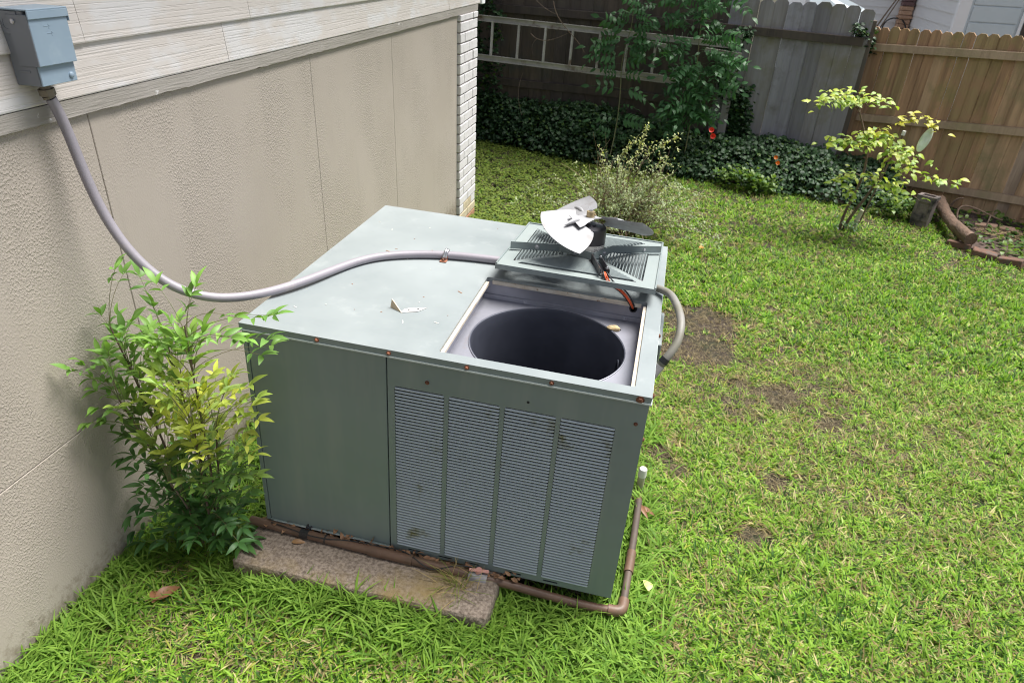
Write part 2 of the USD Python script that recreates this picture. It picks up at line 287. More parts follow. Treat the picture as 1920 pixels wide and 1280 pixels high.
# ------------------------------------------------------------------ ground
def gz(x, y): 
    x = np.asarray(x, float); y = np.asarray(y, float); return -.046 * np.clip(y, 0, 4.8) + .060 * np.exp(-((x - .45) / .55) ** 2 - ((y + .22) / .40) ** 2)
DIRT = [(1.62, 2.72, .17), (1.62, 2.28, .17), (1.43, 1.08, .05), (1.52, .96, .05), (1.96, 1.02, .05), (2.05, 1.85, .10), (1.45, 2.2, .10), (1.36, .70, .06), (1.85, .62, .05)]
def thin(x, y):       # how bare the lawn is, 0..1
    v = np.zeros_like(x)
    for cx, cy, r in DIRT: v = np.maximum(v, np.clip(1.1 - np.hypot((x - cx), (y - cy)) / r * .55, 0, .9))
    p = np.stack([x * 1.0, y * 1.0, np.zeros_like(x)], 1)
    n = meshkit.fbm(p * 2.3); n2 = meshkit.fbm(p * 7.0 + 9)
    band = np.exp(-((y - 1.75) / .8) ** 2) * np.exp(-((x - 2.1) / .75) ** 2)
    return np.clip(np.maximum(v * (.95 + 1.3 * n2), .30 * band + .24 * n + .42 * n2 - .18), 0, .93)
gx = np.r_[-60, -30, -12, np.arange(-4, 8.01, .09), 12, 30, 80]; gy = np.r_[-40, -15, -6, np.arange(-2.5, 9.01, .09), 12, 20, 40, 90]
X, Y = np.meshgrid(gx, gy, indexing='ij'); Z = gz(X, Y) + .010 * meshkit.fbm(np.stack([X.ravel() * 3, Y.ravel() * 3, 0 * X.ravel()], 1)).reshape(X.shape) - .012
i, j = np.meshgrid(np.arange(len(gx) - 1), np.arange(len(gy) - 1), indexing='ij'); ny = len(gy)
quad = np.stack([i * ny + j, (i + 1) * ny + j, (i + 1) * ny + j + 1, i * ny + j + 1], -1).reshape(-1, 4)
groundm = mat('lawn_soil', (.035, .026, .02), (.13, .095, .07), 70, rough=1, bump=1, bscale=75, bdist=.06, c3=(.05, .06, .02), c3scale=3, c3lo=.45, c3hi=.6)
obj('ground', (np.stack([X, Y, Z], -1).reshape(-1, 3), quad), groundm, smooth=True, label='bare soil and thatch of the back yard under the lawn', cat='ground', kind='structure')

# ------------------------------------------------------------------ the house
WX = -.498
house = thing('house', 'beige painted house wall with cream lap siding and a white brick corner', 'house', (0, 0, 0))
obj('wall_core', bx(-4.5, WX - .016, -4.2, 4.44, -.4, 2.95), M['seam'], house)
def wallpanel(y0, y1, z0, z1):
    obj('wall_panel', cb(WX - .014, WX, y0 + .0012, y1 - .0012, z0 + .0012, z1 - .0012, .002), M['wall'], house)
for y0, y1 in ((-4.2, -1.07), (-1.07, .15)):
    wallpanel(y0, y1, -.35, .592); wallpanel(y0, y1, .592, 1.556)
for y0, y1 in ((.15, 1.585), (1.585, 2.625), (2.625, 3.975)): wallpanel(y0, y1, -.35, 1.556)
# band board: a slightly ragged lower edge
ys = np.linspace(-4.2, 4.5, 260); low = 1.556 + .0035 * meshkit.fbm(np.stack([ys * 9, 0 * ys, 0 * ys], 1)) + .002 * rng.standard_normal(len(ys)) * (rng.random(len(ys)) < .3)
pb = Polygon(list(zip(ys, low)) + [(4.5, 1.606), (-4.2, 1.606)])
bm = ext(pb, .022); v = V(bm); obj('band_board', (np.stack([WX - .006 + v[:, 2], v[:, 0], v[:, 1]], 1), F(bm)), M['band'], house, smooth=25)
# lap siding
joints = [(.9, 3.72), (.19, 1.09, 3.9), (-.9, 2.3), (.6, 3.1), (-.2, 1.9), (1.2,), (.4, 3.3), (-.6, 2.6), (1.5,)]
for k in range(9):
    z0 = 1.609 + k * .142; cuts = [-4.2, *joints[k], 4.56]
    for a, b in zip(cuts[:-1], cuts[1:]):
        dy = rng.normal(0, .0007)
        prof = np.array([[WX - .014, z0], [WX + .017 + dy, z0], [WX + .0185 + dy, z0 + .004], [WX + .006, z0 + .150], [WX - .014, z0 + .150]])
        v = np.array([[p[0], y, p[1]] for y in (a + .0012, b - .0012) for p in prof]); n = 5
        f = [[q, (q + 1) % n, n + (q + 1) % n] for q in range(n)] + [[q, n + (q + 1) % n, n + q] for q in range(n)] + [[0, q + 1, q] for q in range(1, n - 1)] + [[n, n + q, n + q + 1] for q in range(1, n - 1)]
        obj('siding_board', (v, np.array(f)[:, ::-1]), M['siding'], house)
obj('corner_board', cb(WX - .02, WX + .034, 4.565, 4.655, 1.60, 2.9, .004), M['whitesiding'], house)
# brick corner
bc = group_part('brick_corner', house)
obj('mortar', bx(WX - .06, WX + .020, 3.985, 4.452, -.4, 1.556), M['mortar'], bc)
z, row = -.36, 0
while z < 1.55:
    h = min(.068, 1.555 - z)
    cutl = [3.980, 4.215, 4.458] if row % 2 else [3.980, 4.095, 4.335, 4.458]
    for a, b in zip(cutl[:-1], cutl[1:]):
        t = rng.random()
        mm = M['brickr'] if z < -.16 and a > 4.0 else (M['brickg'] if z < .03 and t < .75 else M['brickw'])
        c = cb(WX - .05, WX + .028 + rng.normal(0, .0016), a + (.004 if a > 3.99 else 0), b - (.004 if b < 4.45 else 0) + rng.normal(0, .001), z, z + h, .004)
        obj('brick', c, mm, bc)
    z += .078; row += 1
# eave far above the picture
rf = ext(Polygon([(-4.6, 4.6), (.0, 2.86), (.0, 2.98), (-4.6, 4.75)]), 9.3); v = V(rf)
obj('roof', (np.stack([v[:, 0], 4.95 - v[:, 2], v[:, 1]], 1), F(rf)), M['band'], house)

# ------------------------------------------------------------------ breaker box on the wall
bb = thing('breaker_box', 'blue grey metal breaker box mounted on the cream siding', 'breaker box', (WX + .012, -.015, 1.672))
obj('enclosure', cb(0, .078, -.062, .062, 0, .188, .0025), M['boxshaded'], bb)
obj('side_plate', cb(.006, .060, -.0645, -.0610, .13, .186, .001), M['boxshaded'], bb)
obj('recess', xz(ext(rrect(.012, .040, .140, .170, .011).difference(rrect(.014, .038, .142, .168, .009)), .0014, -.0656)), M['boxshaded'], bb)
obj('cover_shaded_side', join([cb(.030, .0930, -.0668, -.0636, .052, .178, .001)]), M['boxshaded'], bb)  # cover return split off to carry the painted shade of this side
obj('cover', join([cb(.0785, .094, -.0655, .066, .052, .178, .002), cb(.030, .0785, .0635, .066, .052, .178, .001)]), M['boxblue'], bb)
obj('hood', join([cb(.0, .0985, -.0675, .0675, .188, .192, .001), cb(.0945, .0985, -.0675, .0675, .168, .188, .001), cb(.06, .0985, .0665, .0685, .156, .188, .0008)]), M['boxblue'], bb)
obj('lower_plate', cb(.0785, .0835, -.0615, .0615, .001, .0515, .0015), M['boxblue'], bb)
obj('knob', trimesh.creation.icosphere(2, .0085).apply_scale([.6, 1, 1]).apply_translation([.0845, .042, .018]), M['boxblue'], bb, smooth=True)
obj('screw', screw((.048, -.0645, .162), (0, -1, 0), .007), M['zinc'], bb)
obj('slot', cb(.020, .056, -.0635, -.0615, .034, .040, .001), M['boxshaded'], bb)
for k, zz in ((0, .148), (1, .130)):
    obj('embossed_mark', join([cb(.094, .0946, -.020 + .006 * k, .002 + .004 * k, zz, zz + .0022, .0003), cb(.094, .0946, -.006 + .006 * k, -.003 + .006 * k, zz - .006, zz + .006, .0003)]), M['boxblue'], bb)

# ------------------------------------------------------------------ the conduit, from wall box across the lid to the right side
UB = Rot.from_euler('x', 0).as_matrix()
UROT = Rot.from_rotvec(np.radians([-.42648663, 1.4711964, .38088243])).as_matrix(); ZB = .138276
um = np.eye(4); um[:3, :3] = UROT.T; um[3, :3] = [0, 0, ZB]
def uw(p): return np.asarray(p, float) @ UROT.T + [0, 0, ZB]          # unit frame -> world
cpts = [(-.445, -.022, 1.632), (-.441, -.006, 1.569), (-.42, -.004, 1.447), (-.37, -.01, 1.283), (-.29, -.007, 1.152), (-.20, .019, 1.065), (-.11, .071, 1.019), (-.02, .150, 1.004)]
on_lid = [(.075, .330, .8665), (.125, .47, .8620), (.20, .60, .8612), (.32, .684, .8612), (.447, .731, .8612), (.62, .757, .8612), (.85, .770, .8620), (1.10, .760, .8640), (1.285, .72, .8650), (1.318, .68, .873), (1.347, .60, .878), (1.367, .52, .869), (1.374, .45, .853), (1.367, .40, .816), (1.346, .37, .781), (1.327, .36, .747)]
cpts += [tuple(uw(p)) for p in on_lid]
cd = thing('conduit', 'grey flexible conduit looping from the breaker box across the unit lid', 'conduit')
cs = spline(np.array(cpts), 1200)
split = int(np.argmin(np.abs(cs[:, 0] - 1.25) + (cs[:, 0] < .5) * 9))
rip = .0149 + .0004 * (np.arange(1200) % 2)
obj('hose', tube(cs[:split + 1], rip[:split + 1], 14), M['conduit'], cd, smooth=50)
obj('weathered_hose', tube(cs[split:], rip[split:] * .93, 14), M['conduit2'], cd, smooth=50, label='yellowed end of the hose at the right side of the unit')
obj('connector', join([tube([(-.446, -.030, 1.672), (-.446, -.028, 1.658)], .014, 16), tube([(-.446, -.028, 1.658), (-.446, -.026, 1.640)], .021, 8), tube([(-.446, -.026, 1.640), (-.445, -.024, 1.634)], .0175, 16)]), mat('dull_fitting', (.24, .205, .15), (.16, .14, .11), 60, rough=.5, metal=.4), cd)
e0, e1 = cs[-1], cs[-1] + (cs[-1] - cs[-24]) / np.linalg.norm(cs[-1] - cs[-24]) * .055
obj('dark_collar', tube([cs[-14], cs[-6]], .0158, 16), M['black'], cd)
obj('end_fitting', tube([e0, e1], .0165, 16), M['valvegrey'], cd)
obj('rusty_nut', tube([e1, e1 + (e1 - e0) * .35], .021, 6), M['rust2'], cd)
cl = thing('conduit_clamp', 'zinc clamp with a rusty foot holding the conduit to the lid', 'clamp', mat=um)
ang = np.linspace(-.9, math.pi + 1.3, 22)
obj('strap', tube([(.447 + .004 * math.sin(a), .731 + .0195 * math.cos(a), .863 + .021 * math.sin(a)) for a in ang], .0055, 8), M['zinc'], cl, smooth=60)
obj('strap_ring', tube([(.455 + .003 * math.sin(a), .731 + .0185 * math.cos(a), .863 + .020 * math.sin(a)) for a in ang], .004, 8), M['zinc'], cl, smooth=60)
obj('foot', join([cb(.435, .462, .690, .716, .8462, .8495, .001), cb(.436, .461, .714, .7165, .8462, .862, .0008)]), M['rust2'], cl)
obj('screw', screw((.448, .701, .8495), (0, 0, 1), .005), M['rust'], cl)

# ------------------------------------------------------------------ the air conditioning unit
W, D = 1.3005, 1.2232
ac = thing('air_conditioner', 'grey green packaged air conditioning unit with its fan opening uncovered', 'air conditioner', mat=um)
TOP, SK = .8448, .8225
obj('base_pan', bx(.006, W - .006, .006, D - .006, 0, .05), M['seam'], ac)
obj('corner_post', cb(0, .0155, 0, .03, .004, SK, .0015), M['paint'], ac)
obj('access_panel', join([cb(.0175, .4895, .0005, .012, .016, SK, .002), cb(.0175, .4895, -.0035, .012, .006, .0155, .0015)]), M['paint'], ac)
hemm = obj('panel_hem', cb(.03, .4895, -.0052, -.0036, .0085, .0135, .0005), M['hem_lit'], ac)
fp = sbox(.494, .004, W, SK)
cols = [(.517, .681), (.696, .860), (.875, 1.036), (1.050, 1.216)]; LZ0, LZ1, NL = .030, .714, 55
for a, b in cols: fp = fp.difference(rrect(a, b, LZ0, LZ1, .007))
for c in (.585, .70, .80, .955, 1.085): fp = fp.difference(rrect(c - .026, c + .026, .0135, .0205, .003))
lp = group_part('louvre_panel', ac)
obj('frame', xz(ext(fp, .0022, 0)), M['paint'], lp)
obj('panel_edge', cb(.494, .4965, .0022, .02, .004, SK, .0004), M['paint'], lp)
pitch = (LZ1 - LZ0) / NL
for a, b in cols:
    for k in range(NL):
        zb0 = LZ0 + k * pitch
        # cross-section of one pressed louvre: inner top edge to outward lower lip
        s = np.array([[.0045, pitch * .57], [.0014, pitch * .54], [-.0012, pitch * .45], [-.0024, pitch * .33], [-.0020, pitch * .20], [.0010, pitch * .15]])
        x0, x1 = a + .0006, b - .0006; e = .0035
        v = np.array([[x, p[0], zb0 + p[1]] for x in (x0, x1) for p in s]); v[:6, 1] += 0
        v2 = np.array([[x, .0035 + .5 * (p[0] - .0035), zb0 + p[1]] for x in (x0,) for p in s]); v3 = v2.copy(); v3[:, 0] = x1
        va = np.array([[x0 + e, p[0], zb0 + p[1]] for p in s]); vb = va.copy(); vb[:, 0] = x1 - e
        vv = np.vstack([v2, va, vb, v3]); q = []
        for r in range(3):
            for t in range(5): q.append([r * 6 + t, r * 6 + t + 1, r * 6 + 7 + t, r * 6 + 6 + t])
        obj('louvre', (vv, np.array(q)[:, ::-1]), M['louvre'], lp, smooth=True)
obj('coil_guard', bx(.50, W - .03, .03, .04, .03, .75), M['coil'], ac)
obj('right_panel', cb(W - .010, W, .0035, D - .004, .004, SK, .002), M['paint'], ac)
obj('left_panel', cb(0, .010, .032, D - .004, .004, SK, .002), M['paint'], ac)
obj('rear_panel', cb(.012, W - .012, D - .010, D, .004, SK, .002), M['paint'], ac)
obj('side_cover', cb(W + .0005, W + .021, .42, .675, .52, .792, .003), M['lid'], ac)
ox0, ox1, oy0, oy1 = .648, 1.2525, .038, .628
lidp = sbox(-.004, -.005, W + .004, D + .004).difference(rrect(ox0, ox1, oy0, oy1, .008))
sk = sbox(-.004, -.005, W + .004, D + .004).difference(sbox(-.0022, -.0032, W + .0022, D + .0022))
lip = sbox(-.0065, -.0085, W + .0065, D + .0065).difference(sbox(-.0022, -.0032, W + .0022, D + .0022))
lid = group_part('lid', ac)
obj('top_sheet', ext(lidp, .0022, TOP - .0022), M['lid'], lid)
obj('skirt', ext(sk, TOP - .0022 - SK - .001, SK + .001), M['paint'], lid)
obj('rolled_hem', ext(lip, .0045, SK - .0035), M['hem_lit'], lid)
for nm, b in (('opening_flange', (ox0 - .0016, ox0, oy0, oy1)), ('opening_flange', (ox1, ox1 + .0016, oy0, oy1)), ('opening_flange', (ox0, ox1, oy1, oy1 + .0016)), ('opening_flange', (ox0, ox1, oy0 - .0016, oy0))):
    obj(nm, bx(*b, TOP - .016, TOP - .0024), M['lid'], lid)
for b in ((ox0 + .0005, ox0 + .013, oy0 + .006, oy1 - .022), (ox1 - .013, ox1 - .0005, oy0 + .012, oy1 - .02), (ox0 + .022, ox1 - .02, oy1 - .012, oy1 - .0005)):
    obj('gasket', cb(*b, TOP - .022, TOP - .0085, .0012), M['gasket'], ac)
DK = TOP - .090; cxr, cyr, rr = .938, .352, .266
deckp = sbox(ox0 - .012, oy0 - .02, ox1 + .008, oy1 + .005).difference(Point(cxr, cyr).buffer(rr + .004, quad_segs=32)).difference(Point(1.165, .548).buffer(.010))
obj('deck_plate', ext(deckp, .0015, DK), M['galv'], ac)
hole = Point(1.205, DK + .055).buffer(.0125)
obj('well_wall', xz(ext(sbox(ox0 - .012, DK + .0017, ox1 + .008, TOP - .0025).difference(hole), .0015, oy1 + .0028)), M['galv2'], ac)
obj('wall_seam', cb(ox0 - .01, ox1 + .006, oy1 - .002, oy1 + .0026, DK + .0017, DK + .021, .0008), M['galv2'], ac)
obj('well_wall', bx(ox1 + .006, ox1 + .0078, oy0 - .02, oy1 + .002, DK + .0017, TOP - .0025), M['galv2'], ac)
obj('well_wall', bx(ox0 - .012, ox0 - .0105, oy0 - .02, oy1 + .002, DK + .0017, TOP - .0025), M['galv2'], ac)
obj('well_wall', bx(ox0 - .012, ox1 + .008, oy0 - .022, oy0 - .0205, DK + .0017, TOP - .0025), M['galv2'], ac)
obj('wire_grommet', xz(ext(Point(1.205, DK + .055).buffer(.0145).difference(Point(1.205, DK + .055).buffer(.010)), .006, oy1 - .001)), M['black'], ac)
ring = lathe([(rr + .006, DK + .0022), (rr + .004, DK + .0050), (rr, DK + .004), (rr - .003, DK - .006), (rr - .004, DK - .05), (rr - .002, DK - .28), (rr + .004, DK - .30)], 72, (cxr, cyr, 0))
obj('fan_ring', ring, M['ring'], ac, smooth=50)
obj('ring_edge', lathe([(rr + .0062, DK + .0016), (rr + .0055, DK + .0058), (rr + .0035, DK + .0062), (rr + .003, DK + .003)], 72, (cxr, cyr, 0)), M['galv'], ac, smooth=50)
obj('ring_seam', tube([(cxr + (rr - .012) * math.cos(a), cyr + (rr - .012) * math.sin(a), zz) for a, zz in ((.30, DK - .10), (.28, DK - .06), (.22, DK - .045), (.16, DK - .06), (.13, DK - .12), (.13, DK - .28))], .004, 8, sub=30), M['ring'], ac, smooth=60)
obj('inner_floor', bx(.52, W - .03, .05, .66, .06, .08), M['coil'], ac)
obj('clip', join([cyl((.86, .075, DK - .006), (0, 0, 1), .004, .030, 8), trimesh.creation.icosphere(1, .007).apply_translation([.86, .075, DK + .026])]), M['black'], ac)
for x in (.264, .502, .751, 1.011): obj('screw', screw((x, -.005, .8335), (0, -1, 0), .0048), M['rust2'] if x < .8 else M['rust'], ac)
obj('large_screw', screw((1.272, -.005, .831), (0, -1, 0), .0078), M['rust'], ac)
obj('screw', screw((.625, 0, .749), (0, -1, 0), .0045), M['rust'], ac)
obj('screw', screw((1.272, 0, .742), (0, -1, 0), .0040), M['rust'], ac)
obj('screw_hole', cyl((.946, .001, .747), (0, -1, 0), .0045, .0022, 8), M['seam'], ac)
for y, z0 in ((.03, .83), (.10, .62), (.40, .835)): obj('screw', screw((W + .004, y, z0), (1, 0, 0), .006), M['rust'], ac)
for x in (.80, 1.18): obj('rivet', screw((x, oy1 - .002, DK + .012), (0, -1, 0), .0055), M['galv'], ac)
for x, y in ((.30, .90), (.55, 1.08), (.60, .93), (.16, .40), (.36, .33), (.52, .60)): pass

# ------------------------------------------------------------------ fan assembly lying upside down on the lid
ex, ey, ez = np.array([1, -.016, .001]), np.array([.016, .998, -.064]), np.array([0, .064, .998])
ex = ex / np.linalg.norm(ex); ez = np.cross(ex, ey); ez /= np.linalg.norm(ez); ey = np.cross(ez, ex)
pm = np.eye(4); pm[0, :3], pm[1, :3], pm[2, :3], pm[3, :3] = UROT @ ex, UROT @ ey, UROT @ ez, uw((.980, .900, .891))
fa = thing('fan_assembly', 'grey fan grille lying upside down on the lid with motor and white blades on top', 'fan', mat=pm)
HW, HD = .296, .289
out = sbox(-HW, -HD, HW, HD)
secs = []
ri, ro, gap = .082, .246, .018
for k in range(4):
    t = Polygon([(-ri + gap, -ri), (-ro + gap, -ro), (ro - gap, -ro), (ri - gap, -ri)])
    secs.append(affinity.rotate(t.buffer(-.004).buffer(.004), 90 * k, origin=(0, 0)))
sheet = out
for s in secs: sheet = sheet.difference(s)
gp = group_part('grille', fa)
obj('sheet', ext(sheet, .0018, -.0018), M['panel'], gp)
rimp = out.buffer(.002, join_style=2).difference(out.buffer(-.0004, join_style=2))
obj('rim', ext(rimp, .020, -.0195), M['grille'], gp)
obj('rim_fold', join([cb(-HW - .002, -HW + .004, -HD, HD, .0002, .0055, .001), cb(HW - .004, HW + .002, -HD, HD, .0002, .0055, .001), cb(-HW, HW, HD - .004, HD + .002, .0002, .0055, .001)]), M['grille'], gp)
for k in range(4):
    A = Rot.from_euler('z', 90 * k, degrees=True).as_matrix()
    for n_ in range(13):
        yy = -(ri + .004 + n_ * (ro - ri - .008) / 12.5); hw = abs(yy) - gap - .001
        prof = np.array([[.0034, .0030], [.0018, .0062], [-.0004, .0060], [-.0020, .0020], [-.0024, -.0060]])
        xs_ = np.array([-hw, -hw + .010, hw - .010, hw]); v = np.array([[x, yy - p[0], (p[1] if 0 < q < 3 else -.001 + .25 * p[1]) + .001] for q, x in enumerate(xs_) for p in prof])
        qd = [[r * 5 + t, r * 5 + t + 1, r * 5 + 6 + t, r * 5 + 5 + t] for r in range(3) for t in range(4)]
        obj('slat', rotm((v, np.array(qd)), A), M['grille'], gp, smooth=True)
# four strap arms tangent to the motor
def strap(pts, z0, z1, th=.003):
    p = np.asarray(pts, float); t = np.gradient(p, axis=0); t /= np.linalg.norm(t, axis=1, keepdims=True); n = np.stack([-t[:, 1], t[:, 0]], 1) * th / 2
    L, R_ = p + n, p - n; v = []
    for a, b in zip(L, R_): v += [[*a, z0], [*b, z0], [*b, z1], [*a, z1]]
    f = []
    for k in range(len(p) - 1):
        o = k * 4
        for q in range(4): f += [[o + q, o + (q + 1) % 4, o + 4 + (q + 1) % 4], [o + q, o + 4 + (q + 1) % 4, o + 4 + q]]
    f += [[0, 2, 1], [0, 3, 2]]; o = (len(p) - 1) * 4; f += [[o, o + 1, o + 2], [o, o + 2, o + 3]]
    return np.array(v), np.array(f)
def flange(pts, w, z):
    p = np.asarray(pts, float); t = np.gradient(p, axis=0); t /= np.linalg.norm(t, axis=1, keepdims=True); n = np.stack([-t[:, 1], t[:, 0]], 1)
    a, b = p, p + n * w; k = len(p); v = np.vstack([np.c_[a, np.full(k, z)], np.c_[b, np.full(k, z)], np.c_[a, np.full(k, z + .002)], np.c_[b, np.full(k, z + .002)]]); f = []
    for i_ in range(k - 1):
        f += [[i_, i_ + 1, k + i_ + 1], [i_, k + i_ + 1, k + i_], [2 * k + i_, 3 * k + i_ + 1, 2 * k + i_ + 1], [2 * k + i_, 3 * k + i_, 3 * k + i_ + 1], [i_, 2 * k + i_ + 1, i_ + 1], [i_, 2 * k + i_, 2 * k + i_ + 1], [k + i_, k + i_ + 1, 3 * k + i_ + 1], [k + i_, 3 * k + i_ + 1, 3 * k + i_]]
    return np.array(v), np.array(f)
arm1 = [(-.285, -.112), (-.10, -.052), (-.085, -.055), (.030, -.092), (.040, -.094)]
arm2 = [(.290, .125), (.115, .040), (.100, .030), (.048, -.082), (.043, -.092)]
arm4 = [(-.035, .272), (-.012, .10), (.0, .085), (.060, .060)]
for a in (arm1, arm2, arm4):
    obj('bracket_arm', join([strap(a, .0065, .036), flange(a[:2], .012, .0066)]), M['grille'], fa)
for x, y, n in ((-.03, -.0745, (.3, -.95, 0)), (.075, -.026, (.9, -.4, 0)), (.225, .0935, (.43, -.9, 0)), (-.185, -.081, (.3, -.95, 0))):
    obj('bolt', screw((x, y, .020), n, .006), M['zinc'], fa)
cond = [(.050, -.105), (.104, -.262)]
obj('wire_channel', join([strap([(.036, -.100), (.090, -.262)], .006, .034), strap([(.066, -.092), (.122, -.256)], .006, .034), strap([(.038, -.099), (.119, -.257)], .006, .009, .026)]), M['motor'], fa)
for x, y in ((.062, -.13), (.100, -.245)): obj('bolt', screw((x + .011, y, .034), (0, 0, 1), .0035), M['zinc'], fa)
obj('motor', lathe([(.0, .006), (.066, .006), (.070, .010), (.071, .05), (.0715, .0515), (.0715, .054), (.071, .0555), (.071, .104), (.067, .112), (.055, .116), (.03, .117), (.026, .122), (.012, .123), (.0, .123)], 48), M['motor'], fa, smooth=40)
obj('motor_mount', lathe([(.0725, .012), (.0745, .014), (.0745, .024), (.0725, .026)], 48), M['grille'], fa, smooth=40)
lab_a = np.linspace(-1.75, -.25, 12); lr = .0718
lv = np.array([[lr * math.cos(a), lr * math.sin(a), z_] for z_ in (.014, .049) for a in lab_a]); lq = np.array([[k, k + 1, 13 + k, 12 + k] for k in range(11)])
lb = obj('motor_label', (lv, lq), M['sticker'], fa, smooth=True)
inks = []
for r_, zz in enumerate((.043, .036, .029, .021)):
    for k in range(11):
        if random.random() < .35: continue
        a0 = -1.15 + k * .08; w_ = random.uniform(.02, .06); R2 = lr + .0004
        inks.append((np.array([[R2 * math.cos(a), R2 * math.sin(a), z_] for z_ in (zz, zz + random.uniform(.002, .0042)) for a in (a0, a0 + w_)]), np.array([[0, 1, 3], [0, 3, 2]])))
obj('motor_print', join(inks), M['ink'], fa)
obj('shaft', cyl((0, 0, .12), (0, 0, 1), .007, .056, 12), M['zinc'], fa, smooth=40)
obj('hub_collar', join([lathe([(.0075, .144), (.0165, .144), (.0165, .170), (.0075, .170)], 24), cyl((.0165, 0, .158), (1, -.3, 0), .004, .005, 8)]), M['brass'], fa, smooth=35)
# hub spider
hubp = Point(0, 0).buffer(.036)
for az in (4, 126, 245):
    a = math.radians(az); hubp = hubp.union(affinity.rotate(Polygon([(0, -.030), (.050, -.026), (.105, -.034), (.112, .028), (.055, .024), (0, .030)]), az, origin=(0, 0)))
hubp = hubp.buffer(-.004).buffer(.004).difference(Point(0, 0).buffer(.0075))
hm = trimesh.creation.extrude_polygon(hubp, .0022).subdivide().subdivide(); hv = V(hm)
def lift(x, y, sc=1.0):
    r = np.hypot(x, y); best = np.zeros_like(r)
    da = np.min(np.abs(np.stack([(np.degrees(np.arctan2(y, x)) - az + 180) % 360 - 180 for az in (4, 126, 245)])), axis=0)
    sgn = np.stack([(np.degrees(np.arctan2(y, x)) - az + 180) % 360 - 180 for az in (4, 126, 245)]); s = np.take_along_axis(sgn, np.argmin(np.abs(sgn), axis=0)[None], 0)[0]
    return -s / 25 * .055 * np.clip(r / .25, 0, 1.1) ** .9
hv = hv.copy(); hv[:, 2] += .146 + lift(hv[:, 0], hv[:, 1]) * np.clip((np.hypot(hv[:, 0], hv[:, 1]) - .03) / .05, 0, 1)
obj('fan_hub', (hv, F(hm)), M['alum'], fa, smooth=40)
for az in (4, 126, 245):
    nr, na = 12, 14; top, bot = [], []
    for i_ in range(nr):
        r = .062 + (.252 - .062) * i_ / (nr - 1); half = 50 - 24 * (i_ / (nr - 1)) ** .8
        for j_ in range(na):
            t = j_ / (na - 1) * 2 - 1; a_ = az + t * half
            rr_ = r - (.012 * t * t) * (i_ / (nr - 1)) - .018 * max(0, -t) ** 3 * (i_ / (nr - 1))
            zz = .144 - .020 * (rr_ / .25) - t * .054 * (.45 + .55 * rr_ / .25) - .010 * (1 - t * t) * (rr_ / .25)
            top.append((rr_ * math.cos(math.radians(a_)), rr_ * math.sin(math.radians(a_)), zz))
    top = np.array(top); bot = top - [0, 0, .0016]; n = len(top)
    q = [[i_ * na + j_, (i_ + 1) * na + j_, (i_ + 1) * na + j_ + 1, i_ * na + j_ + 1] for i_ in range(nr - 1) for j_ in range(na - 1)]
    q2 = [[n + k for k in f_[::-1]] for f_ in q]
    edge = [(i_ * na, (i_ + 1) * na) for i_ in range(nr - 1)] + [((nr - 1) * na + j_, (nr - 1) * na + j_ + 1) for j_ in range(na - 1)] + [((i_ + 1) * na + na - 1, i_ * na + na - 1) for i_ in range(nr - 1)[::-1]] + [(j_ + 1, j_) for j_ in range(na - 1)[::-1]]
    q3 = [[a, n + a, n + b, b] for a, b in edge]
    bl = obj('fan_blade', (np.vstack([top, bot]), np.array(q + q2 + q3)), M['alum'], fa, smooth=35)
    # pressed rib on the blade root
    a = math.radians(az - 4); rb = [(r * math.cos(a), r * math.sin(a), .1455 + .006 * math.sin(math.pi * (r - .06) / .10) - .008 * r / .25) for r in np.linspace(.06, .16, 9)]
    obj('blade_rib', tube(rb, [.003, .009, .010, .007, .0015], 8, sub=18), M['alum'], fa, smooth=60)
# wires from channel to the grommet
wend = np.array([1.205, oy1 - .004, DK + .055])
def inv_panel(p): return ((uw(p) - pm[3, :3]) @ pm[:3, :3].T)
we = inv_panel(wend)
for k, (mm, o) in enumerate(((M['orange'], .0), (M['black'], .006), (M['orange'], -.005), (M['black'], -.009))):
    s0 = np.array([.105 + o, -.245, .016 + .003 * (k % 2)])
    pts = [s0, s0 + [.006, -.022, .004], s0 + [.026 + o, -.034, -.018], (s0 + we) / 2 + [.012 + o * 1.5, -.022, .012], we + [-.006 + o, -.012, .022], we + [o * .4, .012, o * .4]]
    obj('wire', tube(pts, .0027, 8, sub=26), mm, fa, smooth=60)

# ------------------------------------------------------------------ small things on the lid and the deck
br = thing('metal_bracket', 'small tan and pale bent metal bracket lying on the unit lid', 'bracket', mat=um)
obj('upright_tab', join([trimesh.Trimesh(*[np.array([[.402, .262, TOP + .001], [.452, .236, TOP + .001], [.405, .268, TOP + .030], [.404, .2635, TOP + .001], [.454, .2375, TOP + .001], [.407, .2695, TOP + .030]]), np.array([[0, 1, 2], [3, 5, 4], [0, 3, 4], [0, 4, 1], [1, 4, 5], [1, 5, 2], [2, 5, 3], [2, 3, 0]])], process=False)]), M['tan'], br)
fl_ = ext(Polygon([(.448, .236), (.500, .262), (.520, .300), (.470, .282), (.452, .262)]).difference(Point(.468, .260).buffer(.004)).difference(Point(.495, .279).buffer(.004)), .0015, TOP + .001)
obj('flat_tab', fl_, M['palemetal'], br)
cr = trimesh.creation.icosphere(3, .018); v = V(cr); v = v * [1.25, .55, .42] + .005 * meshkit.noise(v * 120)[:, None] * v / .018
obj('crumpled_wrapper', (v + uw((1.148, .540, DK + .009)), F(cr)), mat('tan_wrapper', (.55, .42, .24), (.45, .33, .17), 60, rough=.7), smooth=30, label='crumpled tan scrap beside the hole in the metal deck of the unit', cat='scrap')
spk = []
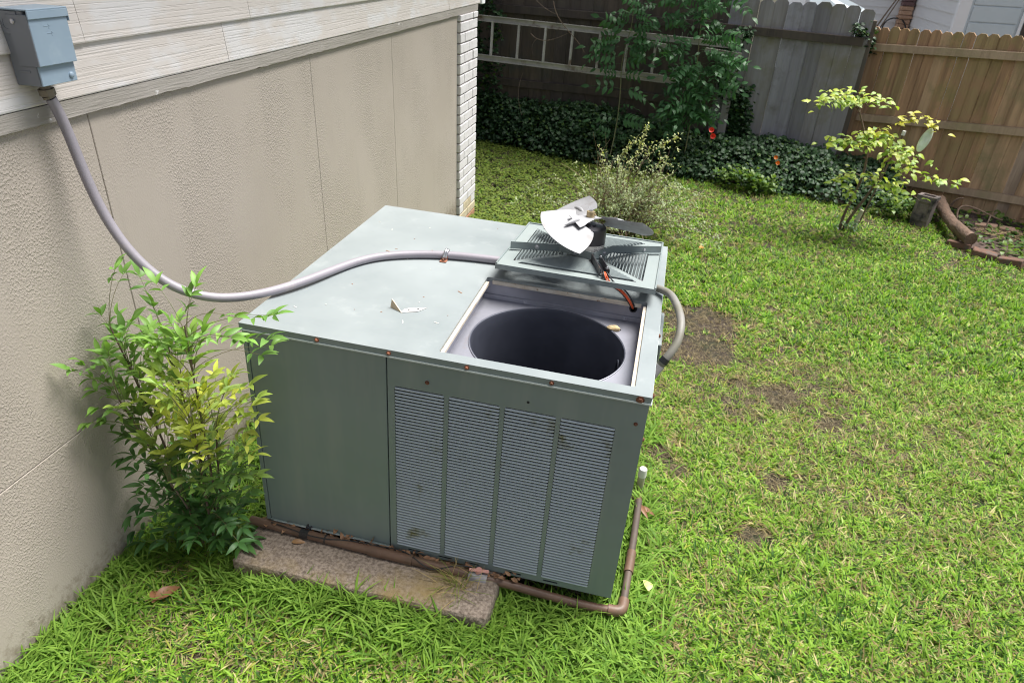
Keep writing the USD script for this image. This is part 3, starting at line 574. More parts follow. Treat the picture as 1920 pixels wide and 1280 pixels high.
for k in range(26):
    x, y = rng.uniform(.05, .62), rng.uniform(.05, 1.15); s = rng.uniform(.0013, .0036)
    a = rng.uniform(0, 6.28); L = s * rng.choice([1, 1, 1, 3])
    spk.append(rotm(bx(-L, L, -s * .5, s * .5, 0, .0012), Rot.from_euler('z', a).as_matrix(), (x, y, TOP + .0003)))
pale = [rotm(s, UROT, (0, 0, ZB)) for s in spk]
obj('lid_debris', join(pale[:14]), M['white'], label='tiny pale flecks scattered over the unit lid', cat='debris', kind='stuff')
obj('lid_litter', join(pale[14:]), M['dead'], label='tiny brown specks and twig bits scattered over the unit lid', cat='debris', kind='stuff')

# ------------------------------------------------------------------ slab, drain pipe
def roughslab(x0, x1, y0, y1, z0, z1, seed, n=26):
    nx, nyy = int((x1 - x0) / .022), int((y1 - y0) / .022)
    m = trimesh.creation.box([x1 - x0, y1 - y0, z1 - z0]); 
    for _ in range(5): m = m.subdivide() if len(m.faces) < 9000 else m
    v = V(m) + [(x0 + x1) / 2, (y0 + y1) / 2, (z0 + z1) / 2]
    c = np.array([(x0 + x1) / 2, (y0 + y1) / 2, (z0 + z1) / 2]); d = (v - c) / (np.array([x1 - x0, y1 - y0, z1 - z0]) / 2)
    near = np.sort(np.abs(d), axis=1)[:, 1]
    half = np.array([x1 - x0, y1 - y0, z1 - z0]) / 2
    e = np.clip(1 - (half - np.abs(v - c)) / .022, 0, 1); s = np.sort(e, axis=1)[:, 1]
    n_ = meshkit.fbm(v * 11 + seed)[:, None] * .010 + meshkit.fbm(v * 40 + seed)[:, None] * .004
    v = v - np.sign(v - c) * e * s[:, None] * .007 + n_ * np.array([.8, .8, .45])
    return v, F(m)
slab = obj('concrete_slab', roughslab(-.045, .905, -.20, 1.26, -.08, .112, 3), M['concrete'], smooth=45, label='weathered concrete slab under the front of the unit with mossy corner', cat='slab')
obj('support_block', cb(.93, 1.27, .10, 1.18, -.1, .098, .006), M['concrete'], label='low concrete block under the right side of the unit', cat='block')
dp = thing('drain_pipe', 'brown painted drain pipe running along the foot of the unit', 'pipe')
P1 = [(-.06, -.012, .134), (.16, -.020, .131), (.42, -.030, .131), (.56, -.033, .131), (.80, -.032, .120)]
P2 = [(.83, -.031, .118), (1.0, -.010, .084), (1.2, -.004, .063), (1.318, .004, .058)]
P3 = [(1.346, .034, .056), (1.349, .12, .056), (1.353, .27, .053), (1.357, .45, .045), (1.359, .62, .030)]
obj('pipe_run', tube(P1, .0158, 18, sub=24), M['pipe'], dp, smooth=50)
obj('pipe_run', tube(P2, .0150, 18, sub=24), M['pipe'], dp, smooth=50)
obj('pipe_run', tube(P3, .0138, 18, sub=24), mat('pipe_weathered', (.06, .045, .038), (.10, .07, .052), 12, rough=.6), dp, smooth=50)
el = [(1.296, .0025, .0585), (1.318, .004, .058), (1.335, .010, .0575), (1.344, .022, .057), (1.347, .040, .0565), (1.3475, .060, .056)]
obj('elbow', join([tube(el, .0195, 18, sub=20)]), M['pipe'], dp, smooth=50)
obj('coupling', tube([(.425, -.030, .131), (.475, -.0315, .131)], .0192, 18), M['pipe'], dp, smooth=40)
obj('coupling', tube([(.475, -.0315, .131), (.578, -.0333, .131)], .0182, 18), M['pipe'], dp, smooth=40)
obj('coupling', tube([(.578, -.0333, .131), (.592, -.0335, .131)], .0195, 18), M['pipe'], dp, smooth=40)
obj('coupling', tube([(1.351, .19, .055), (1.354, .30, .052)], .0178, 18), M['pipe'], dp, smooth=40)
obj('black_tape', join([tube([(.148, -.0205, .131), (.182, -.0215, .131)], .0173, 16), tube([(.165, -.004, .144), (.170, .004, .160)], [.006, .003], 6), tube([(.175, -.004, .144), (.185, .001, .152)], [.006, .003], 6)]), M['black'], dp)
obj('black_tie', tube([(.248, -.0235, .131), (.254, -.0237, .131)], .0168, 16), M['black'], dp)
wp = [(.03, -.020, .152), (.15, -.033, .147), (.25, -.036, .145), (.36, -.020, .147), (.46, -.018, .148), (.56, -.022, .150), (.62, -.045, .142), (.67, -.055, .131), (.72, -.040, .140), (.77, -.020, .142), (.83, -.012, .128)]
obj('thin_wire', tube(wp, .0022, 6, sub=60), M['black'], dp, smooth=60)
obj('valve_body', join([tube([(.80, -.0325, .1205), (.865, -.031, .1115)], .0205, 18)]), M['valvegrey'], dp, smooth=40)
hd = [cyl((.832, -.030, .134), (0, 0, 1), .008, .012, 10), rotm(cb(-.035, .035, -.006, .006, 0, .008, .002), Rot.from_euler('zy', [12, 6], degrees=True).as_matrix(), (.836, -.030, .144)), cyl((.836, -.030, .143), (0, 0, 1), .011, .011, 12)]
obj('valve_handle', join(hd), M['valvepink'], dp, smooth=35)
cp = thing('cleanout_pipe', 'short upright pipe with white cap beside the right side of the unit', 'pipe', (1.357, .77, -.06))
obj('riser', tube([(0, 0, 0), (.002, -.006, .115)], .016, 16), M['clearpipe'], cp, smooth=40)
obj('cap', join([tube([(.002, -.006, .112), (.0025, -.008, .150), (.0026, -.0082, .155)], [.0185, .0185, .015], 18)]), M['white'], cp, smooth=40)
obj('elbow', tube([(.002, -.14, .062), (.002, -.06, .03), (.001, -.01, .01)], .0165, 14, sub=10), M['pipe'], cp, smooth=40)

# ------------------------------------------------------------------ fences
def picket(w, h, th=.016, dog=.028):
    p = Polygon([(0, 0), (w, 0), (w, h - dog), (w - dog, h), (dog, h), (0, h - dog)])
    return xz(ext(p, th))
def frame(origin, ang):
    a = math.radians(ang); d = np.array([math.cos(a), math.sin(a), 0]); n = np.array([-d[1], d[0], 0]); 
    return lambda m: rotm(m, np.stack([d, n, [0, 0, 1]], 1), (origin[0], origin[1], 0))
RO, LO = (4.55, 6.356), (1.0, 7.3)
RFm, LFm = frame(RO, -38), frame(LO, -4)
def beam(s0, z0, s1, z1, h, th, y0, c=.004):      # a rail between two points of the fence plane, in front of the pickets (towards -y)
    m = cb(0, 1, y0 - th, y0, -h / 2, h / 2, .004); v = V(m).copy(); L = s1 - s0; t = v[:, 0]
    v[:, 2] += z0 + (z1 - z0) * t; v[:, 0] = s0 + L * t
    return v, F(m)
# right fence of red brown cedar
rfn = thing('cedar_fence', 'reddish brown dog eared cedar fence behind the yellow leafed sapling', 'fence')
s = -1.74; k = 0
while s < 3.4:
    w = .105 + rng.normal(0, .0015); top = 1.43 + (s + 1.7) * .040 + rng.normal(0, .006); g = rng.choice([.0025, .0035, .004, .009], p=[.4, .3, .2, .1])
    m = picket(w, top + .24); v = V(m) + [s, .002 + rng.uniform(0, .009), -.24]
    tilt = rng.normal(0, .002); v[:, 0] += tilt * (v[:, 2]); v[:, 0] += .010 * (v[:, 2])
    obj('picket', RFm((v, F(m))), FR[int(rng.choice([0, 0, 1, 1, 2, 3]))], rfn)
    s += w + g; k += 1
for a in ((-1.66, 1.222, 3.4, 1.54), (-1.60, .480, 3.4, 1.0), (-1.60, -.155, 3.4, .30)):
    obj('rail', RFm(beam(a[0], a[1], a[2], a[3], .078, .038, 0)), M['rail'], rfn)
obj('post', RFm(cb(.60, .69, .020, .11, -.4, 1.40, .005)), M['postgrey'], rfn)
gp_ = thing('fence_post', 'grey weathered fence post where the two fences meet', 'post')
obj('shaft', RFm(rotm(cb(-1.79, -1.685, -.135, -.042, -.4, 1.235, .006), np.eye(3))), M['postgrey'], gp_)
# left fence, old grey and brown boards
lfn = thing('board_fence', 'old grey and dark brown board fence half hidden by vines and ladder', 'fence')
s = -2.9; k = 0
while s < 2.08:
    w = .148 + rng.normal(0, .001); old = s < .62
    top = (1.60 if s > 1.9 else 1.640) + rng.normal(0, .008) if not old else 1.72 + rng.normal(0, .02)
    m = picket(min(w, 2.10 - s + .03), top + .24, .018, .034); v = V(m) + [s, .002 + (.013 if (k := k + 1) % 2 else 0) + rng.uniform(0, .004), -.24]
    v[:, 0] += .012 * v[:, 2] + rng.normal(0, .0015) * v[:, 2]
    obj('board', LFm((v, F(m))), (FD if old else FG)[int(rng.integers(0, 2 if old else 3))], lfn)
    s += w + (-.006 if old else rng.choice([-.003, -.002, .003]))
for a in ((-2.9, 1.365, .60, 1.335), (.605, 1.325, 2.10, 1.285), (-2.9, .52, .6, .50), (.9, -.02, 2.12, -.035)):
    obj('rail', LFm(beam(*a, .088, .038, 0)), M['raildark'], lfn)
obj('post', LFm(cb(.76, .85, -.13, -.042, -.4, 1.30, .006)), M['postgrey'] if False else FG[1], lfn)
obj('post', LFm(cb(2.10, 2.19, .02, .11, -.4, 1.50, .006)), FD[0], lfn)

# ------------------------------------------------------------------ ladder hung on the left fence
ld = thing('extension_ladder', 'aluminium extension ladder hung lengthwise on the old fence', 'ladder')
LY = 7.13
def lx(x, z, y=LY): return np.array([x, y + .0 * x, z])
def rail_between(a, b, h=.066, th=.030):
    a, b = np.asarray(a, float), np.asarray(b, float); d = (b - a) / np.linalg.norm(b - a); u = np.array([0, 0, 1.0]); u -= d * (u @ d); u /= np.linalg.norm(u); n = np.cross(d, u)
    pr = [(-.5, -.5), (.5, -.5), (.5, -.38), (-.22, -.38), (-.22, .38), (.5, .38), (.5, .5), (-.5, .5)]
    v = np.array([p + n * q[0] * th + u * q[1] * h for p in (a, b) for q in pr]); f = [[q, 8 + q, 8 + (q + 1) % 8, (q + 1) % 8] for q in range(8)]
    f2 = [[0, 1, 2, 3], [0, 3, 4, 7], [4, 5, 6, 7]]; f += [list(r) for r in f2] + [[8 + k for k in r[::-1]] for r in f2]
    return v, np.array(f)[:, ::-1]
obj('side_rail', rail_between(lx(-2.3, 1.30), lx(1.75, 1.160)), M['ladder'], ld)
obj('side_rail', rail_between(lx(-2.3, .87), lx(1.214, .730)), M['ladder'], ld)
for k in range(-4, 8):
    xt, xb = -1.04 + .3235 * (k), -1.055 + .3245 * k
    if xb > 1.2: continue
    zt, zb_ = 1.16 + (1.75 - xt) * .0346 - .022, .730 + (1.214 - xb) * .0398 + .022
    obj('rung', tube([lx(xt, zt), lx(xb, zb_)], .0165, 8), M['ladder'], ld, smooth=40)
obj('fly_rail', rail_between(lx(.70, 1.135, LY - .05), lx(1.03, 1.105, LY - .05), .045), M['ladder'], ld)
obj('fly_rail', rail_between(lx(.62, .80, LY - .05), lx(1.05, .775, LY - .05), .035), M['ladder'], ld)
obj('fly_rail', rail_between(lx(1.45, 1.10, LY - .05), lx(1.86, 1.07, LY - .05), .045), M['ladder'], ld)
# dead twig tangled in the ladder
dt = [tube([(-.30, 7.0, 1.50), (-.22, 7.0, 1.32), (-.02, 7.02, 1.12), (.10, 7.02, .98)], [.006, .003], 6, sub=14), tube([(-.55, 7.03, 1.14), (-.40, 7.0, 1.08), (-.2, 7.0, 1.13), (-.10, 7.0, 1.18)], [.005, .002], 6, sub=14),
      tube([(-.24, 7.0, 1.36), (-.5, 7.0, 1.5), (-.62, 7.02, 1.66)], [.004, .002], 6, sub=10), tube([(-.46, 7.0, 1.10), (-.52, 6.99, 1.0), (-.50, 6.99, .92)], [.003, .001], 5, sub=8), tube([(-.62, 7.02, .70), (-.66, 7.0, .45), (-.60, 6.98, .22)], [.003, .002], 5, sub=10)]
obj('dead_vine', join(dt), M['twig'], label='leafless brown vine twigs tangled over the left half of the ladder', cat='twig')

# ------------------------------------------------------------------ leaves
def leaf(L, Wd, fold=.25, curl=.25, n=5, tipw=0.0, serr=0):
    """a leaf along +x, up +z, folded along its midrib; returns vertices, faces"""
    t = np.linspace(0, 1, n + 1); w = Wd / 2 * np.sin(np.pi * np.clip(t, 0, 1) ** .82) ** .9; w[0] = Wd * .04; w[-1] = Wd * .015
    z = -curl * L * t ** 2 + .06 * L * np.sin(np.pi * t)
    mid = np.stack([L * t, 0 * t, z], 1); up = np.stack([L * t, w, z + fold * w], 1); dn = np.stack([L * t, -w, z + fold * w], 1)
    v = np.vstack([mid, up, dn]); m = n + 1
    f = [[k, k + 1, m + k + 1, m + k] for k in range(n)] + [[k, 2 * m + k, 2 * m + k + 1, k + 1] for k in range(n)]
    return v, np.array(f)
def basis(d, up=(0, 0, 1), roll=0.0):
    d = np.asarray(d, float); d = d / np.linalg.norm(d); u = np.asarray(up, float); u = u - d * (u @ d); nn = np.linalg.norm(u)
    if nn < 1e-3: u = np.array([1.0, 0, 0]) - d * d[0]; nn = np.linalg.norm(u)
    u = u / nn; y = np.cross(u, d); c, s_ = math.cos(roll), math.sin(roll)
    return np.stack([d, y * c + u * s_, u * c - y * s_], 1)
def colv(m, c, j=.0): return np.tile(np.clip(np.asarray(c) * (1 + rng.normal(0, j)), 0, 1), (len(V(m)), 1))
def mixc(a, b, t): return np.asarray(a) * (1 - t) + np.asarray(b) * t

# ------------------------------------------------------------------ unseen trees added behind the left fence, crowns above the view, to shade it
def added_shade_tree(label, x, y, h, rad, n):
    t = thing('added_shade_tree', label, 'tree', (x, y, -.25))
    tr = spline(np.array([(0, 0, 0), (.05, .03, 1.2), (-.03, .05, 2.4), (.06, 0, h)]), 24); obj('trunk', tube(tr, [.13, .05], 10), M['bark'], t, smooth=60)
    ms, cs = [], []
    for k in range(9):
        a = k * 2.4; e = np.array([math.cos(a) * rad[0] * .7, math.sin(a) * rad[1] * .7, h + rng.uniform(-.3, .6)]); ms.append(tube(spline(np.array([tr[14 + k % 8], (tr[14] + e) / 2 + [0, 0, .2], e]), 10), [.04, .012], 6))
    obj('limbs', join(ms), M['bark'], t, smooth=60); ms = []
    for k in range(n):
        d = rng.normal(0, 1, 3); d /= np.linalg.norm(d); p = d * np.array(rad) * rng.uniform(.35, 1.0) * (1 + .18 * math.sin(d[0] * 7 + d[1] * 5)) + [0, 0, h]
        L = rng.uniform(.13, .22); m = rotm(leaf(L, L * .5, .1, .2, 2), basis(rng.normal(0, 1, 3)), p); ms.append(m); cs.append(colv(m, mixc((.03, .075, .02), (.06, .13, .035), rng.random())))
    obj('crown', join(ms), M['leafcol'], t, col=np.vstack(cs), kind='stuff')
added_shade_tree('unseen broad leafy tree added behind the dark end of the old fence to shade it', -.9, 8.5, 4.0, (2.2, 1.75, 1.15), 5200)
added_shade_tree('unseen leafy tree added behind the old fence and the dense vine for shade', 1.5, 8.8, 3.9, (1.8, 1.75, 1.1), 4200)

# ------------------------------------------------------------------ nandina between wall and unit
NAND = [(-0.333,-0.064,1.147),(-0.387,0.022,1.086),(-0.323,0.012,1.091),(-0.214,-0.049,1.108),(-0.091,-0.021,1.105),(-0.117,-0.026,1.069),(-0.45,-0.051,0.962),(-0.448,0.015,0.925),(-0.313,-0.069,0.971),(-0.168,-0.077,0.99),(-0.187,0.02,0.974),(-0.261,-0.028,1.013),(-0.328,0.011,0.899),(-0.055,-0.08,0.975),(-0.139,-0.027,0.914),(0.003,-0.073,0.981),(0.108,-0.133,1.081),(0.149,-0.047,1.044),(0.188,-0.052,1.062),(0.102,-0.156,1.025),(0.147,-0.157,1.025),(0.179,-0.095,0.997),(0.162,-0.047,0.95),(0.167,-0.114,0.953),(-0.406,-0.054,0.873),(-0.45,-0.092,0.839),(-0.44,-0.077,0.822),(-0.45,-0.168,0.84),(-0.45,-0.218,0.847),(-0.45,-0.157,0.781),(-0.45,-0.095,0.729),(-0.446,-0.055,0.689),(-0.45,-0.063,0.754),(-0.425,-0.025,0.746),(-0.338,-0.045,0.871),(-0.24,-0.077,0.868),(-0.381,0.021,0.706),(-0.299,-0.013,0.782),(-0.223,-0.003,0.858),(-0.42,-0.06,0.697),(-0.332,-0.071,0.701),(-0.303,-0.085,0.655),(-0.177,-0.167,0.735),(-0.201,-0.143,0.665),(-0.184,-0.101,0.629),(-0.113,-0.102,0.695),(-0.114,-0.077,0.637),(-0.011,-0.134,0.737),(0.018,-0.089,0.762),(-0.03,-0.106,0.635),(0.113,-0.127,0.767),(0.047,-0.115,0.727),(-0.151,-0.083,0.571),(-0.184,-0.087,0.534),(-0.17,-0.124,0.523),(-0.071,-0.115,0.528),(0.071,-0.176,0.847),(0.012,-0.051,0.814),(0.076,-0.072,0.801),(0.126,-0.114,0.791),(0.079,-0.141,0.722),(-0.45,-0.162,0.666),(-0.45,-0.206,0.636),(-0.45,-0.148,0.606),(-0.45,-0.152,0.73),(-0.359,-0.132,0.634),(-0.45,-0.125,0.568),(-0.397,-0.094,0.526),(-0.415,-0.123,0.521),(-0.45,-0.123,0.425),(-0.401,-0.126,0.45),(-0.247,-0.177,0.638),(-0.29,-0.175,0.545),(-0.364,-0.083,0.367),(-0.455,-0.052,0.261),(-0.353,-0.095,0.286),(-0.438,-0.117,0.212),(-0.45,-0.162,0.188),(-0.45,-0.126,0.092),(-0.45,-0.171,0.122),(-0.298,-0.075,0.365),(-0.248,-0.101,0.329),(-0.211,-0.065,0.332),(-0.115,-0.134,0.479),(-0.142,-0.023,0.418),(-0.056,-0.055,0.452),(0.046,-0.096,0.571),(0.068,-0.109,0.544),(0.012,-0.13,0.462),(0.066,-0.1,0.45),(-0.166,-0.055,0.287),(-0.022,-0.159,0.378),(0.006,-0.074,0.346),(-0.372,-0.07,0.15),(-0.334,-0.063,0.102),(-0.263,-0.079,0.235),(-0.209,-0.071,0.168),(-0.124,-0.103,0.232),(-0.153,-0.098,0.146),(-0.082,-0.113,0.204),(0.009,-0.154,0.243),(-0.03,-0.064,0.084),(-0.225,-0.097,0.446),(-0.222,-0.158,0.526),(-0.323,-0.104,0.383)]
nd = thing('nandina_shrub', 'leafy green shrub with yellow young leaves between wall and unit', 'shrub')
base = np.array([-.235, -.03, -.01])
canes = []
for k in range(8):
    a = k / 8 * 6.28; b0 = base + [.05 * math.cos(a), .05 * math.sin(a), 0]
    tip = base + [(.14 + .05 * (k % 2)) * math.cos(a) - .02, .07 * math.sin(a) - .05, (1.0, .55, .85, .45, .95, .70, .40, .62)[k]]
    c = spline(np.array([b0, b0 * .6 + tip * .4 + [0, 0, .08], tip]), 24); canes.append(c)
    obj('cane', tube(c, [.0050, .0026], 7), M['bark'] if k % 3 else M['twig'], nd, smooth=60)
allc = np.vstack(canes)
leaves, stems = [], []
DG, MG, LG, YG = (.05, .13, .04), (.10, .235, .055), (.23, .42, .08), (.66, .68, .11)
def blocked(p): return p[0] < -.475 or (p[0] > -.015 and p[1] > -.015 and p[2] < 1.0)
def add_leaflet(p, d, L, c, roll=0):
    if blocked(p + d / np.linalg.norm(d) * L * .8):
        d = np.array([d[0], -abs(d[1]) - .3, d[2]])
        if p[0] < -.40: d[0] = abs(d[0]) * .3
        if blocked(p + d / np.linalg.norm(d) * L * .8): return
    m = leaf(L, L * rng.uniform(.28, .36), rng.uniform(.15, .4), rng.uniform(.1, .35), 5)
    leaves.append((L, rotm(m, basis(d, (0, 0, 1), roll), p), c))
extra = []
for k in range(250):
    z_ = rng.uniform(.06, .95); w_ = .05 + .11 * math.sin(min(1, z_ / .75) * math.pi * .72)
    extra.append((-.22 + rng.normal(0, w_) * .9, -.06 + rng.normal(0, .075), z_))
for q in list(NAND) + extra:
    q = np.array(q); 
    if blocked(q): continue
    dd = np.linalg.norm((allc - q) * [1, 1, .8] + [0, 0, .12], axis=1); cpt = allc[int(np.argmin(dd))]
    mid = (cpt + q) / 2 + [0, 0, .03]; r = spline(np.array([cpt, mid, q]), 10); stems.append(tube(r, [.0012, .0006], 5))
    d = q - mid; d[2] *= .7; d /= np.linalg.norm(d) + 1e-9
    yel = math.exp(-((q[0] + .06) / .24) ** 2 - ((q[2] - .66) / .17) ** 2)
    young = np.clip((q[2] - .50) / .3, 0, 1)
    c0 = mixc(mixc(DG, MG, rng.random()), LG, young * rng.uniform(.45, 1)); c0 = mixc(c0, YG, np.clip(yel * rng.uniform(.4, 1.6), 0, 1))
    side = np.cross(d, [0, 0, 1.0]); side /= np.linalg.norm(side) + 1e-9; Ls = rng.uniform(.048, .068)
    up = np.array([0, 0, .45 if q[2] > .45 else (.1 if q[2] > .25 else -.25)])
    add_leaflet(q, d + up * rng.uniform(.3, 1.2), Ls * 1.1, c0 * rng.uniform(.85, 1.2), rng.normal(0, .3))
    for s_ in (-1, 1): add_leaflet(q - d * .006, d * .55 + side * s_ * rng.uniform(.7, 1.0) + up * rng.uniform(0, 1.2), Ls * rng.uniform(.85, 1), c0 * rng.uniform(.8, 1.15), rng.normal(0, .4))
    q2 = q - d * rng.uniform(.03, .045)
    if rng.random() < .9:
        for s_ in (-1, 1): add_leaflet(q2, d * .45 + side * s_ + up * rng.uniform(-.4, .8) + [0, 0, rng.normal(0, .2)], Ls * rng.uniform(.7, .95), mixc(c0, MG, .35) * rng.uniform(.8, 1.15), rng.normal(0, .5))
leaves.sort(key=lambda t: -t[0])
for L, m, c in leaves[:295]: obj('leaf', m, M['leafcol'], nd, smooth=True, col=colv(m, c))
rest = leaves[295:]
if rest:
    mm = join([m for _, m, _ in rest]); obj('small_leaves', mm, M['leafcol'], nd, smooth=True, col=np.vstack([colv(m, c) for _, m, c in rest]), kind='stuff')
obj('leaf_stalks', join(stems), M['stem'], nd, smooth=60)

# ------------------------------------------------------------------ climbing vines with feathered leaves
def pinnate(L, pairs=4, droop=.35, lw=.42, lf=.30):
    out = []; r = np.array([[L * t, 0, -droop * L * t ** 2 + .08 * L * math.sin(t * 3)] for t in np.linspace(0, 1, 9)]); out.append(tube(r, .0016, 4, caps=False))
    for k in range(pairs):
        t = .30 + .62 * k / pairs; p = np.array([L * t, 0, -droop * L * t ** 2 + .08 * L * math.sin(t * 3)])
        for s_ in (-1, 1):
            ll = L * lf * (1 - .25 * abs(t - .5)) * rng.uniform(.85, 1.1); out.append(rotm(leaf(ll, ll * lw * 1.15, .12, .25, 4), basis((.45, s_ * 1.0, -.15 + rng.normal(0, .15)), (0, 0, 1), rng.normal(0, .2)), p))
    p = r[-1]; ll = L * lf; out.append(rotm(leaf(ll, ll * lw * 1.1, .12, .3, 4), basis((1, rng.normal(0, .1), -.4)), p))
    return join(out)
def vine(name, label, stem, items, cbase, group=None):
    t = thing(name, label, 'vine', group=group)
    st = spline(np.array(stem), 40); obj('stem', tube(st, [.007, .003], 7), M['stem'], t, smooth=60)
    for p, d, L, pr in items:
        m = rotm(pinnate(L, pr), basis(d, (0, -.75, .65), rng.normal(0, .35)), p)
        obj('leaf', m, M['leafcol'], t, smooth=True, col=colv(m, np.asarray(cbase) * rng.uniform(.7, 1.35)))
    return t
VC = (.060, .15, .05)
it = []
V1 = [(.56, 6.62, -.1), (.585, 6.75, .25), (.575, 6.85, .68), (.56, 6.88, .95), (.60, 6.88, 1.2), (.56, 6.9, 1.62)]
s1 = spline(np.array(V1), 60)
def at_z(sp, z): return sp[int(np.argmin(np.abs(sp[:, 2] - z)))]
for z, l, r in ((.12, .24, .16), (.33, .30, .34), (.47, .0, .2), (.64, .34, .36), (.78, .22, .30), (.90, .28, .32), (.98, .34, .30), (1.06, .42, .26), (1.14, .30, .34), (1.22, .36, .28), (1.32, .20, .25), (1.42, .18, .22)):
    for sg, L in ((-1, l), (1, r)):
        if L: it.append((at_z(s1, z), np.array([sg, -.45 + rng.normal(0, .25), .22 + rng.normal(0, .2)]), L, int(rng.integers(3, 6))))
for z, dx in ((1.0, -.38), (1.12, -.30), (1.2, -.15)): it.append((at_z(s1, z) + [dx * .5, -.05, .05], np.array([-.9, -.3, -.3]), .26, 4))
vine('trumpet_vine', 'slender green climbing vine with feathered leaves in front of the ladder', V1, it, VC)
V2 = [(1.40, 6.72, -.1), (1.42, 6.85, .4), (1.40, 6.92, .85), (1.37, 6.94, 1.25), (1.35, 6.96, 1.65), (1.33, 7.0, 2.1)]
s2 = spline(np.array(V2), 80); it = []
for k in range(140):
    z = rng.uniform(.30, 1.95); w = .40 if z > .75 else .26
    p = at_z(s2, z) + [rng.uniform(-w, w) * .75, rng.uniform(-.10, .05), rng.uniform(-.05, .05)]
    d = np.array([rng.normal(0, 1) + (p[0] - 1.38) * 3, -.7 + rng.normal(0, .3), rng.normal(-.05, .35)])
    it.append((p, d, rng.uniform(.20, .33), int(rng.integers(3, 6))))
for k in range(12): it.append((np.array([rng.uniform(.72, 1.05), 6.95 + rng.uniform(-.1, .05), rng.uniform(1.05, 1.55)]), np.array([-.8, -.5, rng.normal(0, .3)]), rng.uniform(.2, .3), 4))
vine('trumpet_vine', 'broad dense climbing vine covering the ladder end and the fence joint', V2, it, (.055, .145, .048))
# red and orange flowers in the ivy
def flower(name, label, p, mt, n=2, r=.03):
    t = thing(name, label, 'flower', p)
    for k in range(n):
        o = np.array([rng.normal(0, .012), -.01, .03 - k * .055])
        c = lathe([(.006, 0), (.010, .022), (r * .6, .035), (r, .042), (r * 1.02, .044), (r * .55, .037), (.008, .022)], 9)
        A = basis((rng.normal(0, .4), -.25, 1.0)); A = np.stack([A[:, 1], A[:, 2], A[:, 0]], 1)
        obj('bloom', rotm(c, Rot.from_euler('x', 75 + rng.normal(0, 12), degrees=True).as_matrix(), o), mt, t, smooth=60)
    obj('stalk', tube([(0, .01, .04), (.004, .05, -.05), (.0, .10, -.12)], .003, 5), M['stem'], t)
flower('red_flower', 'red trumpet flower in the dark ivy below the dense vine', (1.66, 6.58, .30), M['red'])
flower('orange_flower', 'orange flower in the ivy near the foot of the fence corner', (2.42, 6.50, .09), M['orangeflower'], 2, .022)

# ------------------------------------------------------------------ instanced leaf scatter
def proto_holder(parent_path, meshes):
    paths = []
    for k, (m, mt, col) in enumerate(meshes):
        p = '%s/Protos/leaf_cluster_%03d' % (parent_path, k)
        g = usdkit.mesh(stage, p, m, mt, True)
        UsdGeom.PrimvarsAPI(g).CreatePrimvar('col', Sdf.ValueTypeNames.Color3fArray, 'vertex').Set(Vt.Vec3fArray.FromNumpy(np.asarray(col, np.float32)))
        paths.append(p)
    return paths
def scatter(name, meshes, pts, idx, quats, scales, label, cat, kind='stuff', parent='/World'):
    pth = parent + '/' + numbered(parent, name)
    pi = UsdGeom.PointInstancer.Define(stage, pth)
    UsdGeom.Scope.Define(stage, pth + '/Protos')
    for p in proto_holder(pth, meshes): pi.CreatePrototypesRel().AddTarget(p)
    pi.CreateProtoIndicesAttr(Vt.IntArray.FromNumpy(np.asarray(idx, np.int32)))
    pi.CreatePositionsAttr(Vt.Vec3fArray.FromNumpy(np.asarray(pts, np.float32)))
    q = np.asarray(quats); pi.CreateOrientationsAttr(Vt.QuathArray([Gf.Quath(float(a[3]), float(a[0]), float(a[1]), float(a[2])) for a in q]))
    sc = np.asarray(scales, float); sc = np.stack([sc] * 3, 1) if sc.ndim == 1 else sc
    pi.CreateScalesAttr(Vt.Vec3fArray.FromNumpy(sc.astype(np.float32)))
    return meta(pi.GetPrim(), label, cat, None, kind)

def ivy_proto(seed, n=5):
    ms, cs = [], []
    for k in range(n):
        L = rng.uniform(.034, .055); m = rotm(leaf(L, L * .78, rng.uniform(-.1, .25), .3, 4), basis((rng.normal(0, 1), rng.normal(-.5, .6), rng.normal(.1, .5)), (0, -.5, .9), rng.normal(0, .4)), rng.normal(0, .022, 3))
        c = mixc((.012, .034, .014), (.038, .085, .026), rng.random()) if rng.random() < .93 else np.array((.08, .14, .03)); ms.append(m); cs.append(colv(m, c))
    return join(ms), M['glossleaf'], np.vstack(cs)
ivp = [ivy_proto(k) for k in range(8)]
front = np.array([(-2.2, 7.42), (-1.23, 7.20), (-.4, 6.88), (.3, 6.62), (.83, 6.42), (1.55, 6.45), (2.25, 6.32), (2.95, 6.10), (3.3, 6.02), (3.75, 6.05)])
def fence_y(x):
    a = 7.3 - (x - 1) * .07; b = RO[1] - (x - RO[0]) * math.tan(math.radians(38)); return np.where(x < 3.05, a, np.minimum(b, 7.7)) - .03
pts = []
while len(pts) < 5200:
    x = rng.uniform(-2.2, 3.7); yf = np.interp(x, front[:, 0], front[:, 1]) + .05 * meshkit.noise(np.array([[x * 5, 0, 3.0]]))[0]; yb = float(fence_y(x)); u = rng.random() ** .75
    y = yf + (yb - yf) * u; hmax = (.50 if x < .6 else .44 if x < 1.2 else .34) + .10 * meshkit.noise(np.array([[x * 2.5, y * 2, 1.0]]))[0]
    if x > 3.0: hmax *= .75
    h = hmax * math.sin(min(1, u * 1.15 + .05) * math.pi / 2); z = -.22 + h * rng.uniform(.45, 1.0) ** .6 if rng.random() < .75 else -.22 + h * rng.random()
    pts.append((x, y, z))
for k in range(260): pts.append((rng.normal(-1.12, .10) - .2 * (rng.random() < .4), 7.30 + rng.normal(0, .03), rng.uniform(.0, 1.75)))
for k in range(300): z = rng.uniform(.0, 1.32); pts.append((1.83 + .10 * math.sin(z * 5) + rng.normal(0, .045), 7.17 + rng.normal(0, .02), z))
